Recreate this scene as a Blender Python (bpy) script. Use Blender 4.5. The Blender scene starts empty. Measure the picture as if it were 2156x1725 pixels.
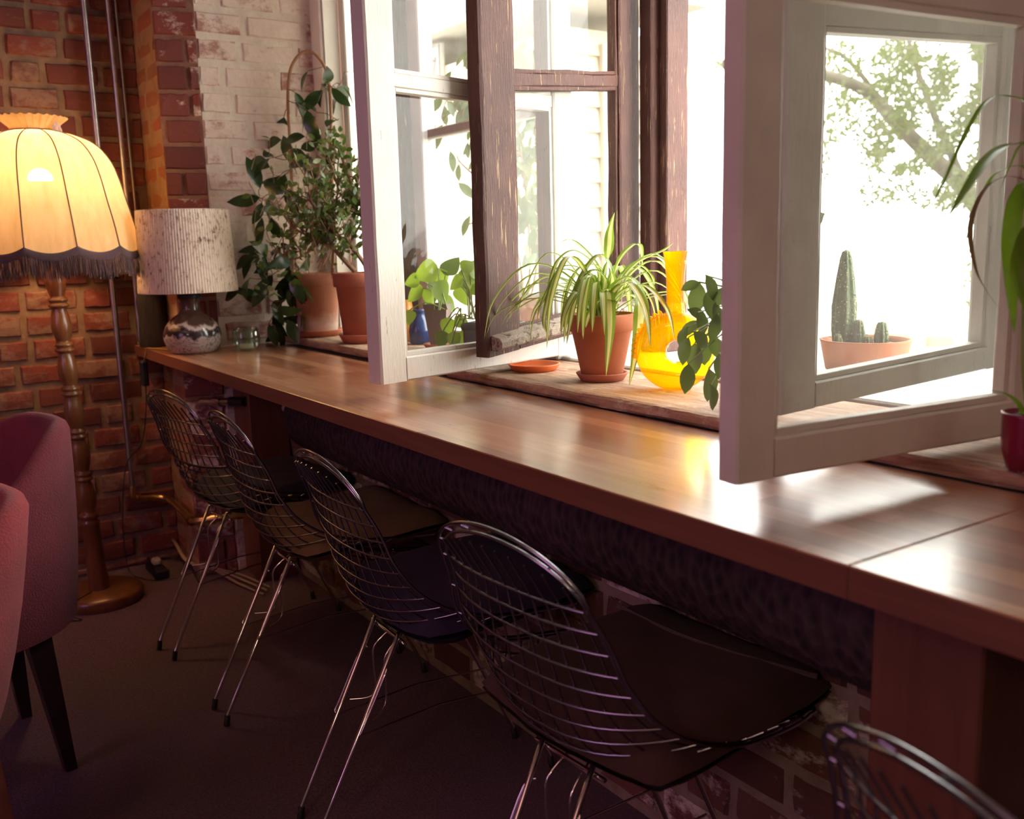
import bpy, math, random
from mathutils import Vector, Matrix, noise
S = bpy.context.scene
COL = S.collection
PI = math.pi

# ------------------------------------------------------------------ camera geometry
F = 2010.0
CAM = Vector((0, 0, 1.143))
YAW, PIT, ROL = 0.9798463, 0.17343721, -0.02634618
_fw = Vector((-math.sin(YAW)*math.cos(PIT), math.cos(YAW)*math.cos(PIT), -math.sin(PIT)))
_r0 = Vector((math.cos(YAW), math.sin(YAW), 0))
_u0 = _r0.cross(_fw)
_r = _r0*math.cos(ROL) + _u0*math.sin(ROL)
_u = -_r0*math.sin(ROL) + _u0*math.cos(ROL)

def ray(px, py):
    return _fw*F + _r*(px-1078) - _u*(py-862.5)
def at(px, py, depth):            # a place seen at this bearing, this far away
    return CAM + ray(px, py)*(depth/F)
def aty(px, py, y):
    d = ray(px, py); return CAM + d*(y/d.y)

cam_data = bpy.data.cameras.new('camera')
cam = bpy.data.objects.new('camera', cam_data); COL.objects.link(cam)
cam.matrix_world = Matrix(((_r.x, _u.x, -_fw.x, CAM.x), (_r.y, _u.y, -_fw.y, CAM.y), (_r.z, _u.z, -_fw.z, CAM.z), (0, 0, 0, 1)))
cam_data.sensor_width = 36.0
cam_data.lens = F/2156*36
cam_data.clip_start = 0.02
cam_data.clip_end = 200
cam_data.dof.use_dof = True
cam_data.dof.focus_distance = 1.95
cam_data.dof.aperture_fstop = 4.5
S.camera = cam

# ------------------------------------------------------------------ node material helper
class NT:
    def __init__(s, name):
        s.m = bpy.data.materials.new(name); s.m.use_nodes = True
        s.t = s.m.node_tree; s.t.nodes.clear()
        s.out = s.t.nodes.new('ShaderNodeOutputMaterial')
    def n(s, typ, inp=None, **kw):
        nd = s.t.nodes.new(typ)
        for k, v in kw.items(): setattr(nd, k, v)
        for k, v in (inp or {}).items():
            if isinstance(v, tuple) and len(v) == 2 and hasattr(v[0], 'outputs'):
                s.t.links.new(v[0].outputs[v[1]], nd.inputs[k])
            else:
                nd.inputs[k].default_value = v
        return nd
    def link(s, a, ao, b, bi): s.t.links.new(a.outputs[ao], b.inputs[bi])
    def ramp(s, src, so, stops, interp='LINEAR'):
        r = s.n('ShaderNodeValToRGB', {'Fac': (src, so)})
        r.color_ramp.interpolation = interp
        el = r.color_ramp.elements
        while len(el) < len(stops): el.new(0.5)
        for e, (p, c) in zip(el, stops):
            e.position = p; e.color = (c[0], c[1], c[2], 1) if len(c) == 3 else c
        return r
    def coords(s, scale=(1, 1, 1), kind='Object', rot=(0, 0, 0)):
        tc = s.n('ShaderNodeTexCoord')
        return s.n('ShaderNodeMapping', {'Vector': (tc, kind), 'Scale': scale, 'Rotation': rot})
    def noise(s, co, scale, detail=4, rough=.55, dist=0):
        return s.n('ShaderNodeTexNoise', {'Vector': (co, 0), 'Scale': scale, 'Detail': detail, 'Roughness': rough, 'Distortion': dist})
    def mix(s, fac, a, b, blend='MIX'):
        m = s.n('ShaderNodeMix', data_type='RGBA', blend_type=blend)
        for i, v in ((0, fac), (6, a), (7, b)):
            if isinstance(v, tuple) and len(v) == 2 and hasattr(v[0], 'outputs'): s.t.links.new(v[0].outputs[v[1]], m.inputs[i])
            elif i and len(v) == 3: m.inputs[i].default_value = (*v, 1)
            else: m.inputs[i].default_value = v
        return m
    def bump(s, src, so, strength=.3, dist=.01, normal=None):
        inp = {'Height': (src, so), 'Strength': strength, 'Distance': dist}
        if normal: inp['Normal'] = (normal, 'Normal')
        return s.n('ShaderNodeBump', inp)
    def bsdf(s, color=None, rough=.5, metal=0, bump=None, **kw):
        inp = {'Roughness': rough, 'Metallic': metal}
        if color is not None: inp['Base Color'] = color if (len(color) == 2 and hasattr(color[0], 'outputs')) else (*color, 1)
        if bump: inp['Normal'] = (bump, 'Normal')
        for k, v in kw.items(): inp[k] = v
        return s.n('ShaderNodeBsdfPrincipled', inp)
    def done(s, sh, so=0):
        s.t.links.new(sh.outputs[so], s.out.inputs['Surface']); return s.m

def simple(name, color, rough=.5, metal=0, nscale=0, namt=.25, bumps=0, **kw):
    t = NT(name); c = color; b = None
    if nscale:
        co = t.coords(); nz = t.noise(co, nscale)
        dk = tuple(x*(1-namt) for x in color); lt = tuple(min(1, x*(1+namt)) for x in color)
        c = (t.ramp(nz, 'Fac', [(.3, dk), (.7, lt)]), 'Color')
        if bumps: b = t.bump(nz, 'Fac', bumps, .004)
    return t.done(t.bsdf(c, rough, metal, b, **kw))

# ------------------------------------------------------------------ mesh builder
class MB:
    def __init__(s): s.v = []; s.f = []; s.mi = []; s.sm = []
    def add(s, vs, fs, smooth=False, mi=0):
        o = len(s.v); s.v += [Vector(p) for p in vs]
        for f in fs: s.f.append([o+i for i in f]); s.mi.append(mi); s.sm.append(smooth)
        return s
    def box(s, a, b, bev=0.0, mi=0):
        x0, y0, z0 = a; x1, y1, z1 = b
        if not bev:
            vs = [(x0,y0,z0),(x1,y0,z0),(x1,y1,z0),(x0,y1,z0),(x0,y0,z1),(x1,y0,z1),(x1,y1,z1),(x0,y1,z1)]
            return s.add(vs, [(0,3,2,1),(4,5,6,7),(0,1,5,4),(1,2,6,5),(2,3,7,6),(3,0,4,7)], False, mi)
        e = min(bev, abs(x1-x0)/2.1, abs(y1-y0)/2.1, abs(z1-z0)/2.1)
        xs, ys, zs = (x0, x1), (y0, y1), (z0, z1); idx = {}; vs = []
        for i in (0, 1):
            for j in (0, 1):
                for k in (0, 1):
                    sx, sy, sz = (1-2*i)*e, (1-2*j)*e, (1-2*k)*e
                    for ax, p in (('x', (xs[i], ys[j]+sy, zs[k]+sz)), ('y', (xs[i]+sx, ys[j], zs[k]+sz)), ('z', (xs[i]+sx, ys[j]+sy, zs[k]))):
                        idx[(i, j, k, ax)] = len(vs); vs.append(p)
        I = idx; fs = []
        for i in (0, 1):
            fs.append([I[(i,0,0,'x')], I[(i,1,0,'x')], I[(i,1,1,'x')], I[(i,0,1,'x')]])
            fs.append([I[(0,i,0,'y')], I[(1,i,0,'y')], I[(1,i,1,'y')], I[(0,i,1,'y')]])
            fs.append([I[(0,0,i,'z')], I[(1,0,i,'z')], I[(1,1,i,'z')], I[(0,1,i,'z')]])
            for j in (0, 1):
                fs.append([I[(i,j,0,'x')], I[(i,j,0,'y')], I[(i,j,1,'y')], I[(i,j,1,'x')]])
                fs.append([I[(i,0,j,'x')], I[(i,0,j,'z')], I[(i,1,j,'z')], I[(i,1,j,'x')]])
                fs.append([I[(0,i,j,'y')], I[(0,i,j,'z')], I[(1,i,j,'z')], I[(1,i,j,'y')]])
                for k in (0, 1): fs.append([I[(i,j,k,'x')], I[(i,j,k,'y')], I[(i,j,k,'z')]])
        return s.add(vs, fs, False, mi)
    def tube(s, pts, r, n=8, cap=True, mi=0, smooth=True, closed=False):
        pts = [Vector(p) for p in pts]; m = len(pts)
        rs = r if isinstance(r, (list, tuple)) else [r]*m
        vs = []; up = None
        for i, p in enumerate(pts):
            if closed: t = pts[(i+1) % m]-pts[i-1]
            else: t = pts[min(i+1, m-1)]-pts[max(i-1, 0)]
            if t.length < 1e-9: t = Vector((0, 0, 1))
            t.normalize()
            if up is None: up = t.orthogonal().normalized()
            up = (up - t*up.dot(t))
            if up.length < 1e-6: up = t.orthogonal()
            up.normalize(); w = t.cross(up)
            for k in range(n):
                a = 2*PI*k/n; vs.append(p + (up*math.cos(a)+w*math.sin(a))*rs[i])
        fs = []
        rng = m if closed else m-1
        for i in range(rng):
            j = (i+1) % m
            for k in range(n):
                k2 = (k+1) % n; fs.append((i*n+k, i*n+k2, j*n+k2, j*n+k))
        s.add(vs, fs, smooth, mi)
        if cap and not closed:
            s.add(vs[:n], [list(range(n))[::-1]], False, mi); s.add(vs[-n:], [list(range(n))], False, mi)
        return s
    def lathe(s, prof, c=(0, 0, 0), n=32, mi=0, smooth=True, capb=True, capt=False, fn=None):
        c = Vector(c); vs = []
        for i, (r, z) in enumerate(prof):
            for k in range(n):
                a = 2*PI*k/n; rr, zz = (r, z) if fn is None else fn(r, z, a, i)
                vs.append(c + Vector((rr*math.cos(a), rr*math.sin(a), zz)))
        fs = []
        for i in range(len(prof)-1):
            for k in range(n):
                k2 = (k+1) % n; fs.append((i*n+k, i*n+k2, (i+1)*n+k2, (i+1)*n+k))
        s.add(vs, fs, smooth, mi)
        if capb: s.add(vs[:n], [list(range(n))[::-1]], False, mi)
        if capt: s.add(vs[-n:], [list(range(n))], False, mi)
        return s
    def grid(s, fn, nu, nv, mi=0, smooth=True):
        vs = [fn(i/nu, j/nv) for j in range(nv+1) for i in range(nu+1)]
        fs = [(j*(nu+1)+i, j*(nu+1)+i+1, (j+1)*(nu+1)+i+1, (j+1)*(nu+1)+i) for j in range(nv) for i in range(nu)]
        return s.add(vs, fs, smooth, mi)
    def strap(s, pts, ws, side=None, fold=.25, mis=(0, 0, 0, 0), smooth=True):
        """long leaf along pts, half widths ws; four strips across, V folded"""
        pts = [Vector(p) for p in pts]; m = len(pts); rows = []
        for i, p in enumerate(pts):
            t = (pts[min(i+1, m-1)]-pts[max(i-1, 0)]).normalized()
            sd = Vector(side) if side else t.cross(Vector((0, 0, 1)))
            if sd.length < .05: sd = t.orthogonal()
            sd = (sd - t*sd.dot(t)).normalized(); nr = sd.cross(t)
            if nr.z < 0: nr = -nr
            w = ws[i]
            rows.append([p-sd*w+nr*w*fold, p-sd*w*.42+nr*w*fold*.4, p, p+sd*w*.42+nr*w*fold*.4, p+sd*w+nr*w*fold])
        vs = [q for r in rows for q in r]
        for i in range(m-1):
            for k in range(4):
                pass
        o = len(s.v); s.v += vs
        for i in range(m-1):
            for k in range(4):
                s.f.append([o+i*5+k, o+i*5+k+1, o+(i+1)*5+k+1, o+(i+1)*5+k]); s.mi.append(mis[k]); s.sm.append(smooth)
        return s
    def leaf(s, base, d, up, L, W, droop=.25, kind='oval', mi=0, fold=.2, n=6):
        d = Vector(d).normalized(); up = Vector(up)
        up = up - d*up.dot(d)
        up = up.normalized() if up.length > 1e-4 else d.orthogonal().normalized()
        sd = d.cross(up); base = Vector(base); pts = []; ws = []
        for i in range(n+1):
            t = i/n
            pts.append(base + d*(L*t) - up*(droop*L*t*t))
            if kind == 'oval': w = math.sin(PI*min(1, max(0, t)))**.75
            elif kind == 'heart': w = (math.sin(PI*t**.55))**.8 if 0 < t < 1 else (.25 if t == 0 else 0)
            else: w = math.sin(PI*t**.8)
            ws.append(max(.02, w)*W/2)
        rows = []
        for i, p in enumerate(pts):
            w = ws[i]; rows += [p-sd*w+up*w*fold, p, p+sd*w+up*w*fold]
        o = len(s.v); s.v += rows
        for i in range(n):
            for k in range(2):
                s.f.append([o+i*3+k, o+i*3+k+1, o+(i+1)*3+k+1, o+(i+1)*3+k]); s.mi.append(mi); s.sm.append(True)
        return s
    def merge(s, q, mi):
        o = len(s.v); s.v += q.v; s.f += [[o+i for i in f] for f in q.f]; s.mi += [mi]*len(q.f); s.sm += q.sm
        return s
    def xform(s, M):
        s.v = [M @ p for p in s.v]; return s
    def build(s, name, mats, parent=None, local=False, loc=None):
        if not isinstance(mats, (list, tuple)): mats = [mats]
        off = Vector((0, 0, 0))
        if parent is not None and not local: off = ORG[parent.name]
        if parent is None: off = Vector(loc) if loc is not None else base_of(s.v)
        me = bpy.data.meshes.new(name)
        me.from_pydata([tuple(p-off) for p in s.v], [], s.f)
        me.polygons.foreach_set('material_index', s.mi)
        me.polygons.foreach_set('use_smooth', s.sm)
        for m in mats: me.materials.append(m)
        me.update()
        o = bpy.data.objects.new(name, me); COL.objects.link(o)
        if parent is not None:
            o.parent = parent; ORG[o.name] = ORG[parent.name]
        else:
            o.location = off; ORG[o.name] = off
        return o
ORG = {}
def base_of(vs):
    xs = [p.x for p in vs]; ys = [p.y for p in vs]; zs = [p.z for p in vs]
    return Vector(((min(xs)+max(xs))/2, (min(ys)+max(ys))/2, min(zs)))
def tag(o, label, cat, group=None, kind=None):
    o['label'] = label; o['category'] = cat
    if group: o['group'] = group
    if kind: o['kind'] = kind
    return o
def thing(name, loc, label, cat, group=None, kind=None, rz=0):
    o = bpy.data.objects.new(name, None); COL.objects.link(o); o.empty_display_size = .1
    o.location = loc; o.rotation_euler = (0, 0, rz); ORG[o.name] = Vector(loc)
    return tag(o, label, cat, group, kind)
def dup(root, loc, rz):
    r = root.copy(); COL.objects.link(r); r.location = loc; r.rotation_euler = (0, 0, rz); ORG[r.name] = Vector(loc)
    for ch in list(root.children):
        c = ch.copy(); COL.objects.link(c); c.parent = r
        for g in ch.children:
            d = g.copy(); COL.objects.link(d); d.parent = c
    return r
def cr(pts, n=6, closed=False):
    """Catmull-Rom through points"""
    P = [Vector(p) for p in pts]; m = len(P); out = []
    rng = m if closed else m-1
    for i in range(rng):
        if closed: a, b, c, d = P[i-1], P[i], P[(i+1) % m], P[(i+2) % m]
        else: a, b, c, d = P[max(i-1, 0)], P[i], P[i+1], P[min(i+2, m-1)]
        for k in range(n):
            t = k/n
            out.append(.5*((2*b)+(c-a)*t+(2*a-5*b+4*c-d)*t*t+(3*b-a-3*c+d)*t*t*t))
    if not closed: out.append(P[-1])
    return out
REAR, SKY, SUN, LAMP, FILL, WARM, EXPO = 9, 5.2, 4.5, 7.5, 6, 6, 0.85

# ------------------------------------------------------------------ materials
def m_brick(name, base, white=0.0, seed=0.0, lo=.55, lite=((.66, .50, .44), (.80, .70, .60))):
    t = NT(name); co = t.coords()
    geo = t.n('ShaderNodeNewGeometry')
    rc = t.ramp(geo, 'Random Per Island', [(0, tuple(x*lo for x in base)), (.35, base), (.7, (base[0]*1.15, base[1]*.9, base[2]*.85)), (1, (base[0]*.8, base[1]*1.15, base[2]*1.2))])
    n1 = t.noise(co, 9, 6, .65); n2 = t.noise(co, 60, 5, .7)
    c = t.mix((n1, 'Fac'), (rc, 'Color'), (base[0]*.45, base[1]*.42, base[2]*.5))
    c = t.mix(.55, (rc, 'Color'), (c, 2))
    if white:
        n3 = t.noise(t.coords((1, 1, 1.6)), 13, 8, .72)
        add = t.n('ShaderNodeMath', {0: (n3, 'Fac'), 1: (t.n('ShaderNodeMath', {0: (geo, 'Random Per Island'), 1: .22}, operation='MULTIPLY'), 0)}, operation='ADD')
        mk = t.ramp(add, 0, [(white, (0, 0, 0)), (white+.13, (1, 1, 1))])
        lite = t.mix((n2, 'Fac'), lite[0], lite[1])
        c = t.mix((mk, 'Color'), (c, 2), (lite, 2))
    hs = t.n('ShaderNodeMath', {0: (n1, 'Fac'), 1: (n2, 'Fac')}, operation='ADD')
    b = t.bump(hs, 0, .55, .006)
    return t.done(t.bsdf((c, 2), .85, 0, b))
def m_mortar(name, c0, c1):
    t = NT(name); co = t.coords(); n1 = t.noise(co, 14, 7, .7)
    c = t.ramp(n1, 'Fac', [(.3, c0), (.7, c1)])
    n2 = t.noise(co, 70, 4, .7)
    return t.done(t.bsdf((c, 'Color'), .95, 0, t.bump(n2, 'Fac', .6, .005)))
def m_paint(name, col, under, chip=.62, streak=(3, 3, .5), rough=.5, dirt=.12, bumps=.25):
    """old flaking paint"""
    t = NT(name); co = t.coords(streak); n1 = t.noise(co, 22, 8, .7); n0 = t.noise(t.coords(), 5, 5, .6)
    mk = t.ramp(n1, 'Fac', [(chip, (0, 0, 0)), (chip+.03, (1, 1, 1))])
    cc = t.ramp(n0, 'Fac', [(.35, tuple(x*(1-dirt) for x in col)), (.65, col)])
    c = t.mix((mk, 'Color'), (cc, 'Color'), under)
    n2 = t.noise(co, 60, 5, .6)
    inv = t.n('ShaderNodeMath', {0: (n2, 'Fac'), 1: (mk, 'Color')}, operation='SUBTRACT')
    return t.done(t.bsdf((c, 2), rough, 0, t.bump(inv, 0, bumps, .004)))
def m_leaf(name, col, col2, trans=.45, rough=.35):
    t = NT(name); geo = t.n('ShaderNodeNewGeometry')
    n1 = t.noise(t.coords(), 30, 3)
    c = t.mix((n1, 'Fac'), col, col2)
    p = t.bsdf((c, 2), rough, 0)
    tr = t.n('ShaderNodeBsdfTranslucent', {'Color': (t.mix(.5, (c, 2), (min(1, col2[0]*1.6), min(1, col2[1]*1.5), col2[2]*.6)), 2)})
    mx = t.n('ShaderNodeMixShader', {0: trans, 1: (p, 0), 2: (tr, 0)})
    return t.done(mx)
def m_wood(name, c0, c1, c2, rough=.35, axis='x', scale=1.0, coat=0.0):
    t = NT(name)
    sc = {'x': (1.2, 18, 18), 'y': (18, 1.2, 18), 'z': (18, 18, 1.2)}[axis]
    co = t.coords(tuple(v*scale for v in sc)); n1 = t.noise(co, 2.2, 8, .65, .6)
    c = t.ramp(n1, 'Fac', [(.25, c0), (.5, c1), (.75, c2)])
    n2 = t.noise(co, 9, 5, .6)
    return t.done(t.bsdf((c, 'Color'), rough, 0, t.bump(n2, 'Fac', .12, .002), **({'Coat Weight': coat, 'Coat Roughness': .15} if coat else {})))
def m_glass(name, haze=.05, tint=(.97, .98, .97), refl=1.0):
    t = NT(name); fr = t.n('ShaderNodeFresnel', {'IOR': 1.5})
    tr = t.n('ShaderNodeBsdfTransparent', {'Color': (*tint, 1)})
    gl = t.n('ShaderNodeBsdfGlossy', {'Color': (1, 1, 1, 1), 'Roughness': .01})
    gb = t.n('ShaderNodeNewGeometry'); fro = t.n('ShaderNodeMath', {0: 1.0, 1: (gb, 'Backfacing')}, operation='SUBTRACT')
    f = t.n('ShaderNodeMath', {0: (t.n('ShaderNodeMath', {0: (fr, 0), 1: (fro, 0)}, operation='MULTIPLY'), 0), 1: .55*refl}, operation='MULTIPLY')
    m1 = t.n('ShaderNodeMixShader', {0: (f, 0), 1: (tr, 0), 2: (gl, 0)})
    n1 = t.noise(t.coords((1, 1, .6)), 9, 7, .7)
    n2 = t.noise(t.coords(), 130, 2, .5)
    a = t.ramp(n1, 'Fac', [(.38, (haze*.25,)*3), (.75, (haze*1.7,)*3)])
    sp = t.ramp(n2, 'Fac', [(.72, (0, 0, 0)), (.78, (.12, .12, .12))])
    h = t.n('ShaderNodeMath', {0: (a, 'Color'), 1: (sp, 'Color')}, operation='ADD')
    df = t.n('ShaderNodeBsdfTranslucent', {'Color': (.9, .9, .85, 1)})
    return t.done(t.n('ShaderNodeMixShader', {0: (h, 0), 1: (m1, 0), 2: (df, 0)}))

M = {}
M['brick'] = m_brick('red_brick', (.22, .058, .042), white=.63, lite=((.20, .105, .075), (.30, .18, .125)))
M['brick_dark'] = m_brick('dark_red_brick', (.24, .065, .05), white=.66)
M['brick_pier'] = m_brick('plaster_smeared_brick', (.36, .135, .065), lo=.8)
M['mortar_red'] = m_mortar('red_smeared_mortar', (.20, .085, .06), (.34, .18, .12))
M['brick_white'] = m_brick('whitewashed_brick', (.52, .27, .22), white=.46, lo=.8)
M['brick_low'] = m_brick('old_wall_brick', (.22, .085, .06), white=.62)
M['mortar'] = m_mortar('mortar', (.15, .085, .060), (.28, .18, .12))
M['mortar_white'] = m_mortar('white_mortar', (.60, .50, .41), (.80, .72, .62))
M['plaster'] = m_mortar('ochre_plaster', (.27, .145, .075), (.42, .26, .14))
M['mortar_low'] = m_mortar('lime_mortar', (.22, .14, .105), (.40, .28, .21))
M['render'] = simple('wall_render', (.30, .22, .22), .95, 0, 6)
M['ceil'] = simple('ceiling_paint', (.30, .24, .26), .95, 0, 4)
M['white_paint'] = m_paint('flaking_white_paint', (.70, .665, .60), (.38, .28, .19), .635)
M['grey_paint'] = m_paint('greyed_white_paint', (.66, .66, .62), (.32, .27, .22), .66)
M['cream_paint'] = m_paint('cream_paint', (.78, .73, .64), (.5, .42, .33), .69, dirt=.2)
M['brown_paint'] = m_paint('flaking_brown_paint', (.145, .060, .047), (.45, .29, .16), .588, (7, 7, .36), .6, .45, .9)
M['weathered'] = m_paint('weathered_wood', (.42, .34, .28), (.16, .09, .06), .56, (2, 2, 2), .75, .3, .9)
M['jamb'] = simple('jamb_paint', (.80, .78, .72), .5, 0, 4, .06)
M['glass'] = m_glass('window_glass', .06)
M['glass_old'] = m_glass('dusty_glass', .028)
M['chrome'] = simple('chrome', (.78, .74, .72), .13, 1)
M['wire'] = simple('dark_chrome_wire', (.34, .33, .36), .2, 1)
M['rubber'] = simple('black_rubber', (.012, .011, .013), .6)
M['black'] = simple('black_plastic', (.012, .011, .016), .4)
M['terracotta'] = simple('terracotta', (.46, .155, .075), .8, 0, 9, .18, .15)
M['terra_dark'] = simple('terracotta_dark', (.36, .11, .062), .8, 0, 9, .18, .15)
M['soil'] = simple('soil', (.045, .028, .018), .95, 0, 60, .6, .6)
def m_stained():
    t = NT('lime_stained_terracotta'); co = t.coords()
    sep = t.n('ShaderNodeSeparateXYZ', {0: (co, 0)})
    n1 = t.noise(co, 16, 6, .7)
    z = t.n('ShaderNodeMath', {0: (sep, 'Z'), 1: (t.n('ShaderNodeMath', {0: (n1, 'Fac'), 1: .09}, operation='MULTIPLY'), 0)}, operation='SUBTRACT')
    mk = t.ramp(z, 0, [(0, (.9, .9, .9)), (.012, (.55, .55, .55)), (.045, (.04, .04, .04))])
    n3 = t.noise(co, 11, 6, .7); mk2 = t.ramp(n3, 'Fac', [(.6, (0, 0, 0)), (.72, (.55, .55, .55))])
    mm = t.n('ShaderNodeMath', {0: (mk, 'Color'), 1: (mk2, 'Color')}, operation='MAXIMUM')
    c = t.mix((mm, 0), (.44, .165, .09), (.72, .62, .52))
    return t.done(t.bsdf((c, 2), .85, 0, t.bump(n1, 'Fac', .2, .004)))
M['stained'] = m_stained()
M['leaf_dark'] = m_leaf('dark_glossy_leaf', (.016, .040, .014), (.040, .085, .022), .14, .22)
M['leaf_mid'] = m_leaf('mid_green_leaf', (.050, .105, .022), (.11, .17, .04), .32, .3)
M['leaf_pale'] = m_leaf('pale_leaf', (.12, .17, .06), (.24, .27, .11), .35, .35)
M['leaf_lime'] = m_leaf('lime_leaf', (.13, .24, .022), (.25, .36, .05), .55, .35)
M['leaf_ficus'] = m_leaf('ficus_leaf', (.045, .08, .015), (.10, .13, .03), .35, .35)
M['leaf_trail'] = m_leaf('trailing_leaf', (.075, .125, .045), (.14, .20, .08), .42, .3)
M['leaf_tree'] = m_leaf('tree_leaf', (.045, .065, .018), (.10, .115, .038), .4, .6)
M['stripe_green'] = m_leaf('stripe_green', (.14, .25, .03), (.22, .33, .06), .45, .35)
M['stripe_cream'] = m_leaf('stripe_cream', (.62, .66, .32), (.72, .74, .42), .4, .35)
M['leaf_strap'] = m_leaf('strap_leaf', (.055, .12, .012), (.15, .26, .02), .4, .3)
M['leaf_dry'] = m_leaf('dry_leaf', (.09, .05, .025), (.16, .09, .04), .2, .6)
M['stem'] = simple('woody_stem', (.22, .12, .065), .7, 0, 30, .3, .2)
M['cane'] = simple('bent_cane', (.36, .20, .10), .45, 0, 20, .2)
M['green_stem'] = simple('green_stem', (.20, .26, .06), .5)
M['cushion'] = None
def m_fabric(name, col, wv=900, rough=.95, sheen=.3):
    t = NT(name); co = t.coords(); n1 = t.noise(co, 7, 4); n2 = t.noise(co, wv, 2)
    c = t.ramp(n1, 'Fac', [(.3, tuple(x*.75 for x in col)), (.7, tuple(min(1, x*1.2) for x in col))])
    c2 = t.mix((n2, 'Fac'), (c, 'Color'), tuple(x*.4 for x in col)); 
    return t.done(t.bsdf((t.mix(.5, (c, 'Color'), (c2, 2)), 2), rough, 0, t.bump(n2, 'Fac', .6, .004), **{'Sheen Weight': sheen}))

# ------------------------------------------------------------------ brickwork
def bricks(mbB, mbM, o, ud, nd, ulen, z0, z1, pitch, blen, seed, zph=0.0, relief=.011, gap=.012, jag=0.0):
    R = random.Random(seed); o = Vector(o); ud = Vector(ud).normalized(); nd = Vector(nd).normalized()
    P = lambda u, z, d: o + ud*u + Vector((0, 0, z)) + nd*d
    # mortar bed with a little unevenness
    nu, nz = max(1, int(ulen/.06)), max(1, int((z1-z0)/.06))
    mbM.grid(lambda a, b: P(a*ulen, z0+(z1-z0)*b, .004*noise.noise(Vector((a*ulen*14+seed, b*(z1-z0)*14, seed))) if 0 < a < 1 else 0), nu, nz)
    k0 = math.floor((z0-zph)/pitch); k1 = math.ceil((z1-zph)/pitch)
    for k in range(k0, k1):
        a0 = zph+k*pitch+gap*.5; a1 = zph+(k+1)*pitch-gap*.5
        a0c, a1c = max(a0, z0), min(a1, z1)
        if a1c-a0c < .02: continue
        u = -R.random()*blen if k % 2 else -blen*.5*(.4+R.random())
        while u < ulen:
            L = blen*R.choice((.62, .95, 1.0, 1.05, 1.12, 1.0)); b0, b1 = u+gap*.5, u+L-gap*.5; u += L
            b0, b1 = max(b0, 0), min(b1, ulen)
            if b1-b0 < .025: continue
            NU, NZ = 7, 4; rel = relief*(.55+.7*R.random()); tu, tz = R.uniform(-.004, .004), R.uniform(-.004, .004)
            sx = R.random()*50; e = .0075; vs = []; 
            for j in range(NZ+1):
                for i in range(NU+1):
                    fi = (0, .0, .12, .35, .65, .88, 1, 1)[i]; fj = (0, 0, .5, 1, 1)[j]
                    edge = i in (0, NU) or j in (0, NZ)
                    uu = b0+(b1-b0)*fi; zz = a0c+(a1c-a0c)*fj
                    w = noise.noise(Vector((uu*22+sx, zz*22, seed+k)))
                    w2 = noise.noise(Vector((uu*60, zz*60+sx, k)))
                    if edge: d = -.003
                    else:
                        d = rel+tu*(fi-.5)+tz*(fj-.5)+.0028*w2
                        if i in (1, NU-1): uu += e*(1 if i == 1 else -1)*(.6+.8*abs(w)); 
                        if j in (1, NZ-1): zz += e*(1 if j == 1 else -1)*(.5+.9*abs(w2)); d -= .002
                    uu += .003*w; zz += .0025*w2
                    vs.append(P(min(max(uu, 0), ulen), zz, d))
            fs = [(j*(NU+1)+i, j*(NU+1)+i+1, (j+1)*(NU+1)+i+1, (j+1)*(NU+1)+i) for j in range(NZ) for i in range(NU)]
            mbB.add(vs, fs, False)

# ------------------------------------------------------------------ the room
XL, YP, XR = -3.6, .88, -3.30          # left wall, pier face, window reveal
m = MB(); m.box((-3.75, -2.6, -.12), (2.6, 1.3, 0)); 
def m_floor():
    t = NT('dark_carpet'); co = t.coords(); n1 = t.noise(co, 190, 4, .8); n2 = t.noise(co, 1.5, 4)
    c = t.ramp(n1, 'Fac', [(.34, (.065, .034, .054)), (.66, (.27, .165, .21))])
    c = t.mix((n2, 'Fac'), (c, 'Color'), (.10, .056, .078))
    return t.done(t.bsdf((c, 2), .95, 0, t.bump(n1, 'Fac', .5, .006)))
tag(m.build('floor', m_floor()), 'dark plum carpet floor under the chairs', 'floor', kind='structure')

def brickthing(name, label, parts, mb_b, mb_m, kind='structure'):
    pass
# left wall
bm_, mm_ = MB(), MB()
bricks(bm_, mm_, (XL, -.9, 0), (0, 1, 0), (1, 0, 0), .9+YP, 0, 2.75, .083, .172, 3, .034, relief=.012, gap=.017)
mm_.box((-3.75, -2.6, 0), (XL-.012, YP, 2.8))
mm_.box((XL-.02, -2.6, 0), (XL-.004, -.9, 2.75))
o = mm_.build('wall_left', M['mortar']); tag(o, 'red brick side wall behind the standing lamp', 'wall', kind='structure')
bm_.build('brickwork', M['brick'], o)
# window wall : pier face, chamfer, reveal, apron
b1, p1 = MB(), MB()
bricks(b1, p1, (XL, YP, 0), (1, 0, 0), (0, -1, 0), .26, 0, 2.75, .083, .2, 11, .03, relief=.003, gap=.03)
b2 = MB(); q2 = MB()
cd = Vector((.04, .125, 0)); cn = Vector((.125, -.04, 0))
bricks(b2, q2, (-3.34, YP, 0), cd, cn, cd.length, 0, 2.75, .085, .19, 12, .045, gap=.010)
b3, q3 = MB(), MB()
bricks(b3, q3, (XR, 1.005, 0), (0, 1, 0), (1, 0, 0), .42, .0, 2.3, .085, .20, 17, .055, relief=.008, gap=.02)
b4, q4 = MB(), MB()
bricks(b4, q4, (XR, 1.18, 0), (1, 0, 0), (0, -1, 0), 4.0, 0, .805, .085, .2, 21, .02, relief=.008, gap=.016)
q4.box((-3.29, 1.195, 0), (.72, 1.9, .80))
q2.box((-3.75, .9, 0), (-3.345, 1.9, 2.8)); q2.box((-3.5, 1.02, 0), (-3.312, 1.9, 2.8))
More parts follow.
